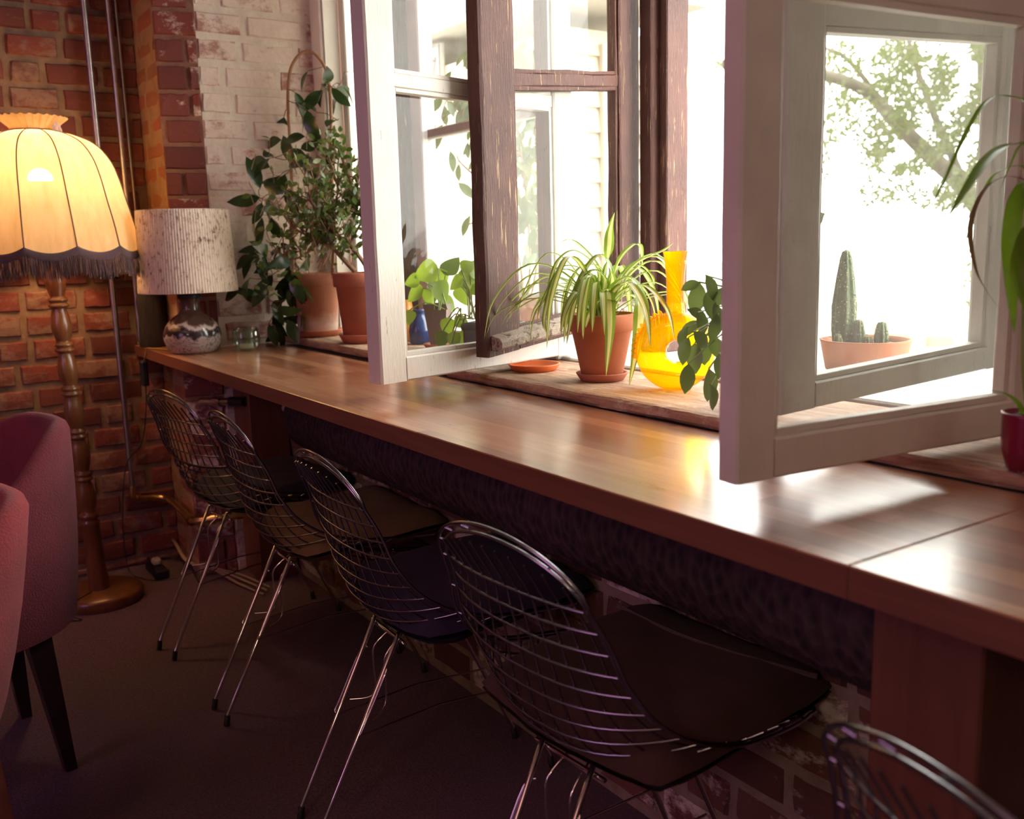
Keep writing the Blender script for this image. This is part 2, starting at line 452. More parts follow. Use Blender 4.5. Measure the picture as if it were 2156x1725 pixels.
lint = MB(); lint.box((-3.75, .885, 2.28), (2.6, 1.95, 2.9)); lint.box((.72, .9, 0), (2.6, 1.95, 2.28))
o = p1.build('wall_pier', M['plaster']); tag(o, 'ochre plastered brick pier between the side wall and the window niche', 'wall', kind='structure'); b1.build('brickwork', M['brick_pier'], o)
q2.build('corner_mortar', M['mortar_red'], o); b2.build('corner_brick', M['brick_dark'], o)
o = q3.build('wall_reveal', M['mortar_white']); tag(o, 'whitewashed brick window reveal behind the potted climber', 'wall', kind='structure'); b3.build('brickwork', M['brick_white'], o)
o = q4.build('wall_apron', M['mortar_low']); tag(o, 'patched old brick wall under the windows, behind the wire chairs', 'wall', kind='structure'); b4.build('brickwork', M['brick_low'], o)
tag(lint.build('wall_lintel', M['render']), 'rendered wall over and to the right of the windows', 'wall', kind='structure')
m = MB(); m.box((-3.75, -2.75, 0), (2.6, -2.6, 2.9)); tag(m.build('wall_rear', M['render']), 'plain rendered wall behind the viewer', 'wall', kind='structure')
m = MB(); m.box((2.6, -2.75, 0), (2.75, 1.95, 2.9)); tag(m.build('wall_right', M['render']), 'plain rendered wall at the far right end', 'wall', kind='structure')
m = MB(); m.box((-3.75, -2.75, 2.8), (2.75, .88, 2.95)); tag(m.build('ceiling', M['ceil']), 'dim ceiling above the room', 'ceiling', kind='structure')

# ------------------------------------------------------------------ window sill and frames
CT = .815; SZ = .84
def rough_board(mb, x0, x1, y0, y1, z0, z1, amp, nx=90, seed=1):
    """board whose front edge (y0) is worn and uneven"""
    sec = [(y1, z0), (y0+.004, z0), (y0, z0+.006), (y0, z1-.007), (y0+.004, z1-.002), (y0+.012, z1), (y0+.05, z1), (y1, z1)]
    def fn(a, b):
        i = min(int(round(b*(len(sec)-1))), len(sec)-1); y, z = sec[i]; x = x0+(x1-x0)*a
        if 1 <= i <= 5:
            w = noise.noise(Vector((x*11, i*.4, seed))) + .5*noise.noise(Vector((x*37, i*.8, seed)))
            y += amp*w; z += (amp*.3*noise.noise(Vector((x*26, i*2, seed+5))) if i in (3, 4, 5) else 0)
        return Vector((x, y, z))
    mb.grid(fn, nx, len(sec)-1, smooth=False)
    for xx in (x0, x1):
        mb.add([(xx, y, z) for y, z in sec], [list(range(len(sec)))])
sillm = NT('worn_sill_wood'); _co = sillm.coords((1.5, 14, 14)); _n = sillm.noise(_co, 3, 8, .7, .5); _n2 = sillm.noise(sillm.coords(), 16, 7, .75)
_c = sillm.ramp(_n, 'Fac', [(.3, (.16, .075, .045)), (.5, (.40, .24, .15)), (.68, (.56, .39, .27))])
_mk = sillm.ramp(_n2, 'Fac', [(.56, (0, 0, 0)), (.64, (1, 1, 1))])
_c2 = sillm.mix((_mk, 'Color'), (_c, 'Color'), (.62, .52, .42)); _c3 = sillm.mix(.5, (_c, 'Color'), (_c2, 2))
M['sill'] = sillm.done(sillm.bsdf((_c3, 2), .7, 0, sillm.bump(_n2, 'Fac', .7, .006)))
m = MB(); rough_board(m, -3.29, -2.06, 1.215, 1.47, CT+.001, SZ, .004, 50, 3)
tag(m.build('trim_1', M['sill']), 'worn wooden sill board at the far end under the terracotta pots', 'window sill', kind='structure')
m = MB(); rough_board(m, -2.055, .715, 1.183, 1.47, CT+.001, SZ, .006, 160, 8)
tag(m.build('trim_2', M['sill']), 'worn wooden sill board with splintered edge under the yellow vase', 'window sill', kind='structure')
m = MB(); m.box((-3.29, 1.475, CT), (.715, 2.02, .848), .004)
tag(m.build('trim_3', M['grey_paint']), 'outer ledge between the inner and outer window frames', 'window ledge', kind='structure')
# white boxed jamb beside the whitewashed bricks
m = MB(); m.box((-3.30, 1.405, SZ), (-3.215, 1.47, 2.28), .004)
m.box((-3.213, 1.415, SZ), (-3.205, 1.47, 2.28)); 
tag(m.build('trim_4', M['jamb']), 'white painted jamb board beside the whitewashed bricks', 'window trim', kind='structure')

class Leaf:
    """one hinged casement in its own plane: s runs along it from the free edge, k points to the seen face"""
    def __init__(s, A, t, face, sag=0.0):
        s.A = Vector((A[0], A[1], 0)); s.t = Vector((t[0], t[1], 0)).normalized(); s.k = Vector((face[0], face[1], 0)).normalized(); s.sag = sag
    def P(s, a, d, z): return s.A + s.t*a + s.k*d + Vector((0, 0, z+s.sag*a))
    def bar(s, mb, a0, a1, d0, d1, z0, z1, bev=.004, rough=0, seed=0):
        q = MB().box((a0, d0, z0), (a1, d1, z1), bev)
        for p in q.v:
            w = Vector((0, 0, 0))
            if rough:
                w = Vector((noise.noise(p*40+Vector((seed, 0, 0))), noise.noise(p*40+Vector((0, seed, 7))), noise.noise(p*40+Vector((3, 1, seed)))))*rough
            x = p+w; mb.v.append(s.P(x.x, x.y, x.z))
        o = len(mb.v)-len(q.v)
        mb.f += [[o+i for i in f] for f in q.f]; mb.mi += q.mi; mb.sm += q.sm
def casement(win, L, wid, z0, z1, stile, rail, bars, mat, th=.045, gl=-.03, bead=True, gmat=None, ov=0.0, rough=.0012, hs=None):
    """sash with stiles, rails and glazing bars, panes as sub-parts"""
    hs = hs or stile
    mb = MB()
    # stiles cut in lengths so that their edges wander a little, as old timber does
    def stick(a0, a1, za, zb, vertical=True, d0=-th, d1=0):
        n = max(1, int((zb-za)/.09)) if vertical else max(1, int((a1-a0)/.09))
        q = MB(); sec = [(0, 0), (1, 0), (1, 1), (0, 1)]; e = .004
        ring = [(e, 0), (1, 0), (1, 0), (1, 1), (1, 1), (0, 1), (0, 1), (0, 0)]
        pts = []
        for i in range(n+1):
            f = i/n; row = []
            for ci, (u, v) in enumerate([(0, .08), (.06, 0), (.94, 0), (1, .08), (1, .92), (.94, 1), (.06, 1), (0, .92)]):
                if vertical: a = a0+(a1-a0)*u; z = za+(zb-za)*f
                else: z = za+(zb-za)*u; a = a0+(a1-a0)*f
                d = d0+(d1-d0)*v
                w = rough*noise.noise(Vector((a*30, z*9, d*30+ci)))
                row.append(L.P(a+(w if vertical else 0), d+w*.7, z+(0 if vertical else w)))
            pts.append(row)
        vs = [p for r in pts for p in r]
        fs = [(i*8+k, i*8+(k+1) % 8, (i+1)*8+(k+1) % 8, (i+1)*8+k) for i in range(n) for k in range(8)]
        fs += [tuple(range(8))[::-1], tuple(n*8+k for k in range(8))]
        mb.add(vs, fs)
    stick(0, stile, z0, z1); stick(wid-hs, wid, z0, z1)
    stick(stile-.001, wid-hs+.001, z0, z0+rail, False); stick(stile-.001, wid-hs+.001, z1-rail, z1, False)
    for b in bars: stick(stile-.004, wid-hs+.004, b-.014, b+.014, False, -th*.85, -.006)
    if bead:
        for (za, zb) in zip([z0+rail]+[b+.014 for b in bars], [b-.014 for b in bars]+[z1-rail]):
            g = .009
            stick(stile, stile+g, za, zb, True, gl, -.008); stick(wid-hs-g, wid-hs, za, zb, True, gl, -.008)
            stick(stile+g, wid-hs-g, za, za+g, False, gl, -.008); stick(stile+g, wid-hs-g, zb-g, zb, False, gl, -.008)
    o = mb.build('sash', mat, win)
    for (za, zb) in zip([z0+rail]+[b+.014 for b in bars], [b-.014 for b in bars]+[z1-rail]):
        p = MB(); L.bar(p, stile-.003, wid-hs+.003, gl-.0015, gl+.0015, za-.003, zb+.003, 0)
        p.build('pane', gmat or M['glass'], o)
    return o

ZT = 2.26
w2 = thing('window_2', (-1.3, 1.5, SZ), 'open casement window pair over the yellow vase, leaves swung into the room', 'window', kind='structure')
LA = Leaf((-1.791, .877), (-.155, .644), (.97, .234))
sa_ = casement(w2, LA, .648, .856, 2.2, .072, .052, [1.476], M['white_paint'])
LC = Leaf((-1.798, 1.148), (-.132, .562), (.97, .234), .09)
sc_ = casement(w2, LC, .585, .888, 2.14, .107, .045, [1.49], M['brown_paint'], .042, rough=.003, gmat=M['glass_old'], hs=.085)
q = MB()
n = 24
vs_ = []
for i in range(n+1):
    a = .010+.55*i/n; w = lambda k: .0028*noise.noise(Vector((i*.9, k*3.1, 1.7)))
    for k, (d, zz) in enumerate(((-.004, .903), (.024, .903), (.032, .909), (.033, .922), (.026, .930), (-.004, .938))): vs_.append(LC.P(a, d+w(k), zz+w(k+9)))
q.add(vs_, [(i*6+k, i*6+(k+1) % 6, (i+1)*6+(k+1) % 6, (i+1)*6+k) for i in range(n) for k in range(6)]+[tuple(range(6))[::-1], tuple(n*6+k for k in range(6))])
q.build('drip_moulding', M['weathered'], sc_)
LB = Leaf((-.757, .822), (.048, .484), (.995, -.099))
casement(w2, LB, .565, .855, 2.2, .061, .05, [1.43], M['cream_paint'], .034, gl=-.024)
LD = Leaf((-.949, 1.12), (.026, .565), (.999, -.046), .045)
casement(w2, LD, .60, .875, 2.18, .081, .040, [1.452], M['grey_paint'], .042, gmat=M['glass'])
m = MB()
m.box((-2.003, 1.46, SZ), (-1.962, 1.52, ZT), .004)             # inner post
m.box((-.69, 1.42, SZ), (-.60, 1.56, ZT), .004)
m.box((-2.005, 1.46, 2.205), (-.60, 1.56, ZT+.02), .004)
m.build('frame', M['white_paint'], w2)
m = MB()
m.box((-1.915, 1.70, .848), (-1.868, 1.80, ZT), .004); m.box((-1.868, 1.725, .848), (-1.838, 1.80, ZT), .003)
m.box((-.90, 1.70, .848), (-.82, 1.80, ZT), .004); m.box((-1.915, 1.70, 2.19), (-.82, 1.80, ZT+.02), .004)
m.build('outer_frame', M['brown_paint'], w2)
m = MB(); m.box((-.80, 1.562, .849), (-.66, 1.94, 2.28)); m.box((-.67, 1.562, .849), (-.59, 1.94, 2.28)); m.box((-.598, 1.47, .842), (.058, 1.94, 2.28)); tag(m.build('trim_5', M['jamb']), 'pale masonry jamb at the right end of the open window', 'window trim', kind='structure')

w3 = thing('window_3', (.06, 1.5, SZ), 'closed window at the right end behind the crimson pot', 'window', kind='structure')
m = MB()
for a, b in ((.06, .115), (.66, .71)): m.box((a, 1.48, SZ), (b, 1.54, 2.26), .004)
m.box((.06, 1.48, SZ), (.71, 1.54, SZ+.05), .004); m.box((.06, 1.48, 2.2), (.71, 1.54, 2.27), .004)
f3 = m.build('frame', M['cream_paint'], w3)
for a, b in ((.115, .66),):
    m = MB(); m.box((a-.003, 1.508, SZ+.045), (b+.003, 1.511, 2.205)); m.build('pane', M['glass'], f3)

w1 = thing('window_1', (-2.6, 1.5, SZ), 'closed left hand window behind the plants, white blind on its first light', 'window', kind='structure')
m = MB()
m.box((-3.205, 1.47, SZ), (-3.16, 1.54, ZT), .004)
m.box((-2.905, 1.47, SZ), (-2.865, 1.53, ZT), .003); 
m.box((-2.735, 1.48, SZ), (-2.665, 1.53, ZT), .004); m.box((-2.066, 1.48, SZ), (-2.008, 1.53, ZT), .004)
m.box((-3.205, 1.47, SZ), (-2.008, 1.53, SZ+.045), .003); m.box((-3.205, 1.47, 2.21), (-2.0, 1.53, ZT+.02), .003)
m.box((-2.665, 1.49, 1.462), (-2.066, 1.522, 1.49), .004)
fr1 = m.build('frame', M['white_paint'], w1)
m = MB(); m.box((-2.862, 1.455, SZ), (-2.738, 1.56, ZT), .006); m.build('mullion', M['brown_paint'], w1)
for a, b, z0, z1 in ((-2.667, -2.064, SZ+.04, 1.465), (-2.667, -2.064, 1.488, 2.215), (-3.165, -2.90, SZ+.04, 2.215)):
    m = MB(); m.box((a, 1.505, z0), (b, 1.508, z1)); m.build('pane', M['glass_old'], fr1)
t = NT('blind_cloth'); _d = t.n('ShaderNodeBsdfDiffuse', {'Color': (.8, .78, .72, 1)}); _t = t.n('ShaderNodeBsdfTranslucent', {'Color': (.95, .93, .88, 1)})
M['blind'] = t.done(t.n('ShaderNodeMixShader', {0: .85, 1: (_d, 0), 2: (_t, 0)}))
m = MB(); m.grid(lambda a, b: Vector((-3.16+.262*a, 1.474+.006*math.sin(a*9), 1.0+1.2*b)), 24, 2)
m.grid(lambda a, b: Vector((-3.16+.262*a, 1.4755+.006*math.sin(a*9), 1.0+1.2*b)), 24, 2)
m.build('blind', M['blind'], w1)
# handle on the nearer white leaf seen against the brown post
m = MB(); LA.bar(m, .074, .10, -.07, -.03, 1.53, 1.57, .006); LA.bar(m, .08, .115, -.085, -.07, 1.50, 1.545, .006); m.build('latch', M['white_paint'], sa_)

# ------------------------------------------------------------------ counter
def m_counter(axis_swap=False):
    t = NT('butcher_block'); tc = t.n('ShaderNodeTexCoord'); mp = t.n('ShaderNodeMapping', {'Vector': (tc, 'Object')})
    br = t.n('ShaderNodeTexBrick', {'Vector': (mp, 0), 'Scale': 1.0, 'Mortar Size': .0006, 'Mortar Smooth': .3, 'Brick Width': .42, 'Row Height': .042, 'Bias': .0,
        'Color1': (0, 0, 0, 1), 'Color2': (1, 1, 1, 1), 'Mortar': (.1, .1, .1, 1)}, offset=.37, offset_frequency=2)
    st = t.ramp(br, 'Color', [(0, (.28, .100, .048)), (.45, (.38, .150, .072)), (.8, (.47, .205, .10)), (1, (.53, .26, .135))])
    co = t.coords((1.6, 26, 26)); n1 = t.noise(co, 3, 8, .7, .6)
    g = t.ramp(n1, 'Fac', [(.3, (.62, .55, .5)), (.6, (1, 1, 1))])
    c = t.mix(.8, (st, 'Color'), (g, 'Color'), 'MULTIPLY')
    n2 = t.noise(t.coords((1, 4, 4)), 5, 5)
    rg = t.ramp(n2, 'Fac', [(.3, (.27,)*3), (.7, (.36,)*3)])
    b = t.bump(n1, 'Fac', .06, .002)
    return t.done(t.bsdf((c, 2), (rg, 'Color'), 0, b, **{'Coat Weight': .8, 'Coat Roughness': .2, 'Coat IOR': 1.5}))
M['counter'] = m_counter()
def m_fascia(name, c0, c1):
    t = NT(name); co = t.coords((1.5, 20, 20)); n1 = t.noise(co, 3, 7, .65, .4)
    c = t.ramp(n1, 'Fac', [(.3, c0), (.7, c1)])
    return t.done(t.bsdf((c, 'Color'), .42, 0))
M['fascia'] = m_fascia('counter_edge_veneer', (.135, .046, .027), (.19, .068, .037))
cnt = thing('counter', (-1.9, .98, 0), 'long brown butcher block counter along the windows', 'counter')
TH = .036; ZB = CT-TH
def slab(mb, poly, z0, z1, mi=0, fi=1, e=.0018):
    n = len(poly); c = sum((Vector((x, y, 0)) for x, y in poly), Vector())/n
    ins = []
    for i in range(n):
        p = Vector((*poly[i], 0)); a = (p-Vector((*poly[i-1], 0))).normalized(); b = (Vector((*poly[(i+1) % n], 0))-p).normalized()
        nn = Vector((-a.y-b.y, a.x+b.x, 0)); nn = nn/(max(.3, nn.length_squared/2)); ins.append(p+nn*e)
    vs = [(x, y, z0) for x, y in poly] + [(x, y, z1-e) for x, y in poly] + [(p.x, p.y, z1) for p in ins]
    mb.add(vs, [tuple(range(n))[::-1]] + [(i, (i+1) % n, n+(i+1) % n, n+i) for i in range(n)], False, fi)
    mb.add([vs[n+i] for i in range(2*n)], [(i, (i+1) % n, n+(i+1) % n, n+i) for i in range(n)]+[tuple(n+i for i in range(n))], False, mi)
YC = .786
m = MB(); slab(m, [(-3.594, YC), (-.5745, YC), (-.5745, 1.177), (-3.288, 1.177), (-3.288, 1.0), (-3.330, .872), (-3.594, .872)], ZB, CT)
m.build('worktop', [M['counter'], M['fascia']], cnt)
m = MB(); slab(m, [(-.5735, YC), (.75, YC), (.75, 1.177), (-.5735, 1.177)], ZB, CT)
m.build('worktop', [M['counter'], M['fascia']], cnt)
M['post'] = m_wood('counter_leg_wood', (.12, .042, .026), (.16, .056, .032), (.20, .075, .04), .45, 'z')
for x0, x1, y0 in ((-3.285, -3.123, 1.03), (-.647, -.511, .935)):
    m = MB(); m.box((x0, y0, 0), (x1, 1.165, ZB-.001), .003); m.build('leg', M['post'], cnt)

# ------------------------------------------------------------------ things under the counter
M['lagging'] = None
t = NT('dark_woven_lagging'); co = t.coords((1, 1, 1)); wv = t.n('ShaderNodeTexVoronoi', {'Vector': (t.coords((60, 34, 34)), 0), 'Scale': 1.0})
cc = t.ramp(wv, 'Distance', [(.15, (.018, .009, .012)), (.6, (.060, .030, .032))])
M['lagging'] = t.done(t.bsdf((cc, 'Color'), .8, 0, t.bump(wv, 'Distance', .9, .012)))
m = MB(); pr = [(-2.62+.0, .02)]
m.tube([(-2.655, 1.062, .655), (-2.645, 1.062, .655), (-2.62, 1.062, .655), (-2.2, 1.062, .654), (-1.6, 1.062, .653), (-1.0, 1.062, .652), (-.66, 1.062, .652)], [.02, .075, .1, .104, .104, .104, .104], 28)
tag(m.build('lagged_pipe', M['lagging']), 'thick dark pipe in scaly woven lagging running under the counter', 'pipe')
m = MB(); m.tube([(-3.02, 1.12, .62), (-2.55, 1.12, .62)], .014, 14); m.tube([(-2.86, 1.12, .62), (-2.90, 1.12, .62)], .019, 14)
M['pvc'] = simple('white_plastic', (.55, .50, .46), .4)
tag(m.build('plastic_pipe', M['pvc']), 'short white plastic pipe under the counter beside the far leg', 'pipe')
bp = thing('valve_pipe', (-3.2, .98, .6), 'black pipe with chrome valve under the counter behind the farthest wire chair', 'pipe')
m = MB(); m.tube([(-3.20, .995, .634), (-3.14, 1.024, .637)], .017, 14); m.build('pipe', M['black'], bp)
m = MB(); m.tube(cr([(-3.335, .915, .60), (-3.318, .925, .624), (-3.29, .94, .629), (-3.20, .995, .634)], 4), .0135, 14); m.tube([(-3.26, .959, .631), (-3.235, .974, .632)], .019, 14); m.build('valve', M['chrome'], bp)

# pipes in the corner
M['pipe'] = simple('galvanised_pipe', (.46, .42, .42), .32, 1, 20, .15)
M['brass'] = simple('brass', (.62, .42, .20), .3, 1, 20, .2)
pp = thing('riser_pipe', (-3.552, .722, .25), 'thickest steel riser pipe in the brick corner, ending in a brass elbow', 'pipe', 'riser pipes in the corner')
m = MB(); m.tube([(-3.552, .716, 2.74), (-3.552, .722, 1.0), (-3.552, .725, .44)], .0105, 14); m.build('pipe', M['pipe'], pp)
m = MB(); m.tube([(-3.552, .725, .45), (-3.552, .725, .40)], .0125, 14); m.tube([(-3.552, .725, .40), (-3.552, .725, .30)], .008, 12); m.build('coupling', M['pipe'], pp)
m = MB(); m.tube(cr([(-3.552, .725, .31), (-3.552, .726, .275), (-3.552, .75, .262), (-3.552, .80, .255), (-3.53, .835, .25), (-3.45, .845, .24), (-3.32, .85, .225), (-3.27, .85, .222), (-3.235, .87, .228), (-3.2, .93, .235), (-3.18, 1.0, .235)], 5), .0125, 14)
m.tube([(-3.285, .85, .2225), (-3.268, .85, .2218)], .018, 14); m.tube([(-3.215, .90, .2318), (-3.207, .915, .233)], .018, 14); m.tube([(-3.552, .735, .265), (-3.552, .748, .262)], .0165, 14)
m.build('elbow', M['brass'], pp)
m = MB(); m.lathe([(.024, -.006), (.024, .006), (.012, .008)], (-3.552, .722, 1.06), 16, capt=True); m.box((-3.593, .715, 1.052), (-3.55, .729, 1.066)); m.build('bracket', M['black'], pp)
p2_ = thing('riser_pipe', (-3.555, .797, .5), 'second steel riser pipe, passing behind the speckled table lamp shade', 'pipe', 'riser pipes in the corner')
m = MB(); m.tube([(-3.555, .792, 2.74), (-3.555, .80, .9), (-3.555, .80, .83)], .0095, 14); m.build('pipe', M['pipe'], p2_)
m = MB(); m.lathe([(.022, -.006), (.022, .006), (.011, .008)], (-3.555, .799, 1.07), 16, capt=True); m.box((-3.593, .792, 1.062), (-3.55, .806, 1.076)); m.build('bracket', M['black'], p2_)
m = MB(); m.tube([(-3.58, .822, 2.74), (-3.58, .832, .83)], .0052, 10)
tag(m.build('riser_pipe', M['pipe']), 'thinnest riser pipe right in the dark brick corner', 'pipe', 'riser pipes in the corner')
M['cable'] = simple('beige_cable', (.38, .26, .19), .5)
for k, off in enumerate((0, .012, .022)):
    P_ = [aty(x, y, .862) + Vector((off*.6, -off*.3, 0)) for x, y in ((322, 835), (333, 930), (342, 1010), (348, 1060), (356, 1110), (374, 1150), (398, 1182))]
    P_ += [Vector((-3.28+off, .92, .025+off*.6)), Vector((-3.15, .95+off, .012+off)), Vector((-2.99, .99+off, .006+off))]
    m = MB(); m.tube(cr(P_, 5), .0042-.0006*k, 8)
    tag(m.build('cable', M['cable']), 'beige cable of the bundle running down the corner and along the wall foot', 'cable', 'beige cables down the brick corner')

# ------------------------------------------------------------------ floor lamp
fl = thing('floor_lamp', (-3.30, .54, 0), 'lit standing lamp with domed cream fabric shade and turned wooden pole', 'lamp')
def lx(z): return Vector((-3.30, .54-.034*z, z))
M['lampwood'] = m_wood('turned_lamp_wood', (.13, .045, .016), (.20, .075, .026), (.28, .11, .04), .3, 'z', coat=.5)
m = MB(); m.lathe([(.132, 0), (.135, .008), (.135, .030), (.128, .040), (.03, .044)], (-3.30, .54, 0), 56)
m.build('base', M['lampwood'], fl)
prof = [(.034, .042), (.034, .06), (.030, .12), (.027, .26), (.03, .265), (.03, .275), (.026, .28), (.026, .285), (.031, .29), (.031, .30), (.024, .306)]
z = .306
while z < 1.03:
    prof += [(.022, z+.004), (.029, z+.030), (.031, z+.052), (.026, z+.085), (.021, z+.103), (.0215, z+.106), (.030, z+.110), (.0305, z+.117), (.0245, z+.121), (.0245, z+.124), (.029, z+.128), (.0285, z+.135), (.021, z+.139)]
    z += .141
prof += [(.015, z+.01), (.014, 1.33)]
m = MB(); m.lathe(prof, (0, 0, 0), 24, capt=True)
for p in m.v: p.x += -3.30; p.y += .54-.034*p.z
m.build('pole', M['lampwood'], fl)
t = NT('lamp_shade_silk'); geo = t.n('ShaderNodeNewGeometry'); co = t.coords((1, 1, .25)); n1 = t.noise(co, 40, 5, .6)
c = t.ramp(n1, 'Fac', [(.3, (.58, .41, .22)), (.7, (.70, .52, .31))])
d = t.n('ShaderNodeBsdfDiffuse', {'Color': (c, 'Color')}); tr = t.n('ShaderNodeBsdfTranslucent', {'Color': (c, 'Color')})
mm1 = t.n('ShaderNodeMixShader', {0: .32, 1: (d, 0), 2: (tr, 0)})
M['silk'] = t.done(t.n('ShaderNodeMixShader', {0: .045, 1: (mm1, 0), 2: (t.n('ShaderNodeBsdfTransparent', {'Color': (1, .85, .6, 1)}), 0)}))
M['fringe'] = m_fabric('plum_fringe', (.12, .055, .065), 600)
NR = 12; A0 = math.atan2(-.54+.035, 3.30)-math.radians(14.5)
shp = [(.268, 1.137), (.266, 1.16), (.256, 1.23), (.241, 1.30), (.227, 1.37), (.207, 1.427), (.170, 1.473), (.115, 1.500), (.067, 1.512)]
def shade_r(z):
    for (r0, z0), (r1, z1) in zip(shp, shp[1:]):
        if z0 <= z <= z1: return r0+(r1-r0)*(z-z0)/(z1-z0)
    return shp[0][0]
def scal(a):   # 0 at ribs, 1 between them
    return abs(math.sin((a-A0)*NR/2))
def fshade(r, z, a, i):
    s = scal(a); k = 1-.028*s*min(1, max(0, (1.53-z)/.2))*(0 if z > 1.508 else 1)
    if i == 0: z = 1.157-.020*s**.8
    pl = .0016*math.sin(a*NR*9)*max(0, (z-1.40)/.12) if z > 1.40 else 0
    return r*k+pl, z
prof2 = []
for (r0, z0), (r1, z1) in zip(shp, shp[1:]):
    for k in range(3): prof2.append((r0+(r1-r0)*k/3, z0+(z1-z0)*k/3))
prof2.append(shp[-1])
# smoother profile
pc = cr([(r, 0, z) for r, z in shp], 4); prof2 = [(p.x, p.z) for p in pc]
m = MB(); m.lathe(prof2, (0, 0, 0), NR*18, capb=False, fn=fshade)
for p in m.v: p.x += -3.30; p.y += .54-.034*p.z
sh = m.build('lamp_shade', M['silk'], fl)
m = MB()
def ffr(r, z, a, i): return r+.0035*math.sin(a*52)*(i/6), z+.002*math.sin(a*26)
m.lathe([(.001, 1.5105), (.04, 1.510), (.066, 1.509)], (0, 0, 0), 208, capb=False)
m.lathe([(.064, 1.508), (.062, 1.516), (.069, 1.527), (.083, 1.540), (.100, 1.553)], (0, 0, 0), 208, capb=False, fn=ffr)
for p in m.v: p.x += -3.30; p.y += .54-.034*p.z
m.build('frill', M['silk'], sh)
M['rib'] = simple('shade_rib_thread', (.16, .085, .06), .8)
m = MB()
for k in range(NR):
    a = A0+2*PI*k/NR; 
    m.tube([lx(z)+Vector((math.cos(a)*(r+.0012), math.sin(a)*(r+.0012), 0)) for r, z in prof2], .0021, 6)
m.tube([lx(1.512)+Vector((math.cos(2*PI*i/40)*.0665, math.sin(2*PI*i/40)*.0665, 0)) for i in range(40)], .0042, 6, closed=True)
m.build('rib', M['rib'], sh)
m = MB(); R = random.Random(5)
def trimz(a): return 1.160-.020*scal(a)**.8
N = 312
vs = []; fs = []
for i in range(N):
    a = 2*PI*i/N; r = .2685*(1-.028*scal(a)*.9)+.002; zt = trimz(a)
    for dz, dr in ((.006, -.001), (.002, .003), (-.012, .004), (-.018, .001)):
        q = lx(zt+dz)+Vector((math.cos(a)*(r+dr), math.sin(a)*(r+dr), 0)); vs.append(q)
for i in range(N):
    j = (i+1) % N
    for k in range(3): fs.append((i*4+k, j*4+k, j*4+k+1, i*4+k+1))
m.add(vs, fs, True)
for i in range(1900):
    a = 2*PI*(i+R.uniform(-.6, .6))/1900; r = .2685*(1-.028*scal(a)*.9)+R.uniform(-.002, .005); zt = trimz(a)-.012
    L = .060*R.uniform(.82, 1.08); sw = R.uniform(-.006, .006); da = .0042
    pts = []
    for f, w in ((0, 1), (.35, 1.1), (.7, 1.1), (1, .7)):
        for sg in (-1, 1):
            aa = a+sg*da*w*.5+sw*f; rr = r+.006*math.sin(f*2)*R.uniform(.4, 1.2)
            pts.append(lx(zt-L*f)+Vector((math.cos(aa)*rr, math.sin(aa)*rr, 0)))
    m.add(pts, [(0, 1, 3, 2), (2, 3, 5, 4), (4, 5, 7, 6)], True)
m.build('fringe', M['fringe'], sh)
M['rosette'] = simple('striped_ribbon', (.50, .36, .33), .8, 0, 60, .4)
m = MB(); ac = A0+1.15; cen = lx(1.513)+Vector((math.cos(ac)*.082, math.sin(ac)*.082, .0))
for k in range(7):
    b = 2*PI*k/7; m.leaf(cen, (math.cos(ac)*.3-math.sin(ac)*math.cos(b), math.sin(ac)*.3+math.cos(ac)*math.cos(b), math.sin(b)), (math.cos(ac), math.sin(ac), 0), .024, .018, .3)
m.build('rosette', M['rosette'], sh)
t = NT('lit_bulb'); e = t.n('ShaderNodeEmission', {'Color': (1, .80, .48, 1), 'Strength': 90.0}); M['bulb'] = t.done(e)
cz = 1.368
m = MB(); pr_ = [(.0, -.002)]+[(.036*math.cos(b), .036*math.sin(b)) for b in [PI/2*k/8 for k in range(8)]]+[(.001, .036)]
m.lathe(pr_, lx(cz), 24, capb=False); m.build('bulb', M['bulb'], fl)
m = MB(); m.lathe([(.02, -.05), (.024, -.03), (.034, -.004), (.001, -.003)], lx(cz), 20); m.build('socket', M['black'], fl)
m = MB(); m.tube(cr([lx(.045)+Vector((.03, -.03, .0)), Vector((-3.235, .49, .052)), Vector((-3.19, .44, .046)), Vector((-3.16, .425, .02)), Vector((-3.14, .45, .004)), Vector((-3.2, .36, .004)), Vector((-3.3, .3, .004))], 6), .0022, 6)
m.build('cord', M['black'], fl)
li = bpy.data.lights.new('floor_lamp_bulb', 'POINT'); li.energy = LAMP; li.color = (1, .67, .36); li.shadow_soft_size = .03
lo = bpy.data.objects.new('floor_lamp_bulb', li); COL.objects.link(lo); lo.location = lx(cz+.048)

# ------------------------------------------------------------------ table lamp
TL = Vector((-3.166, .876, CT))
tl = thing('table_lamp', TL, 'unlit table lamp with speckled woven drum shade on a stoneware base', 'lamp')
t = NT('drip_glaze_stoneware'); co = t.coords(); sep = t.n('ShaderNodeSeparateXYZ', {0: (co, 0)})
wv = t.n('ShaderNodeTexVoronoi', {'Vector': (t.coords((1, 1, .5)), 0), 'Scale': 26.0}, feature='SMOOTH_F1'); n1 = t.noise(t.coords((1, 1, .6)), 30, 5, .7); n2 = t.noise(co, 120, 3, .8)
a1 = t.n('ShaderNodeMath', {0: (n1, 'Fac'), 1: .05}, operation='MULTIPLY'); a2 = t.n('ShaderNodeMath', {0: (wv, 'Distance'), 1: .035}, operation='MULTIPLY')
a3 = t.n('ShaderNodeMath', {0: (a1, 0), 1: (a2, 0)}, operation='ADD'); zz = t.n('ShaderNodeMath', {0: (sep, 'Z'), 1: (a3, 0)}, operation='SUBTRACT')
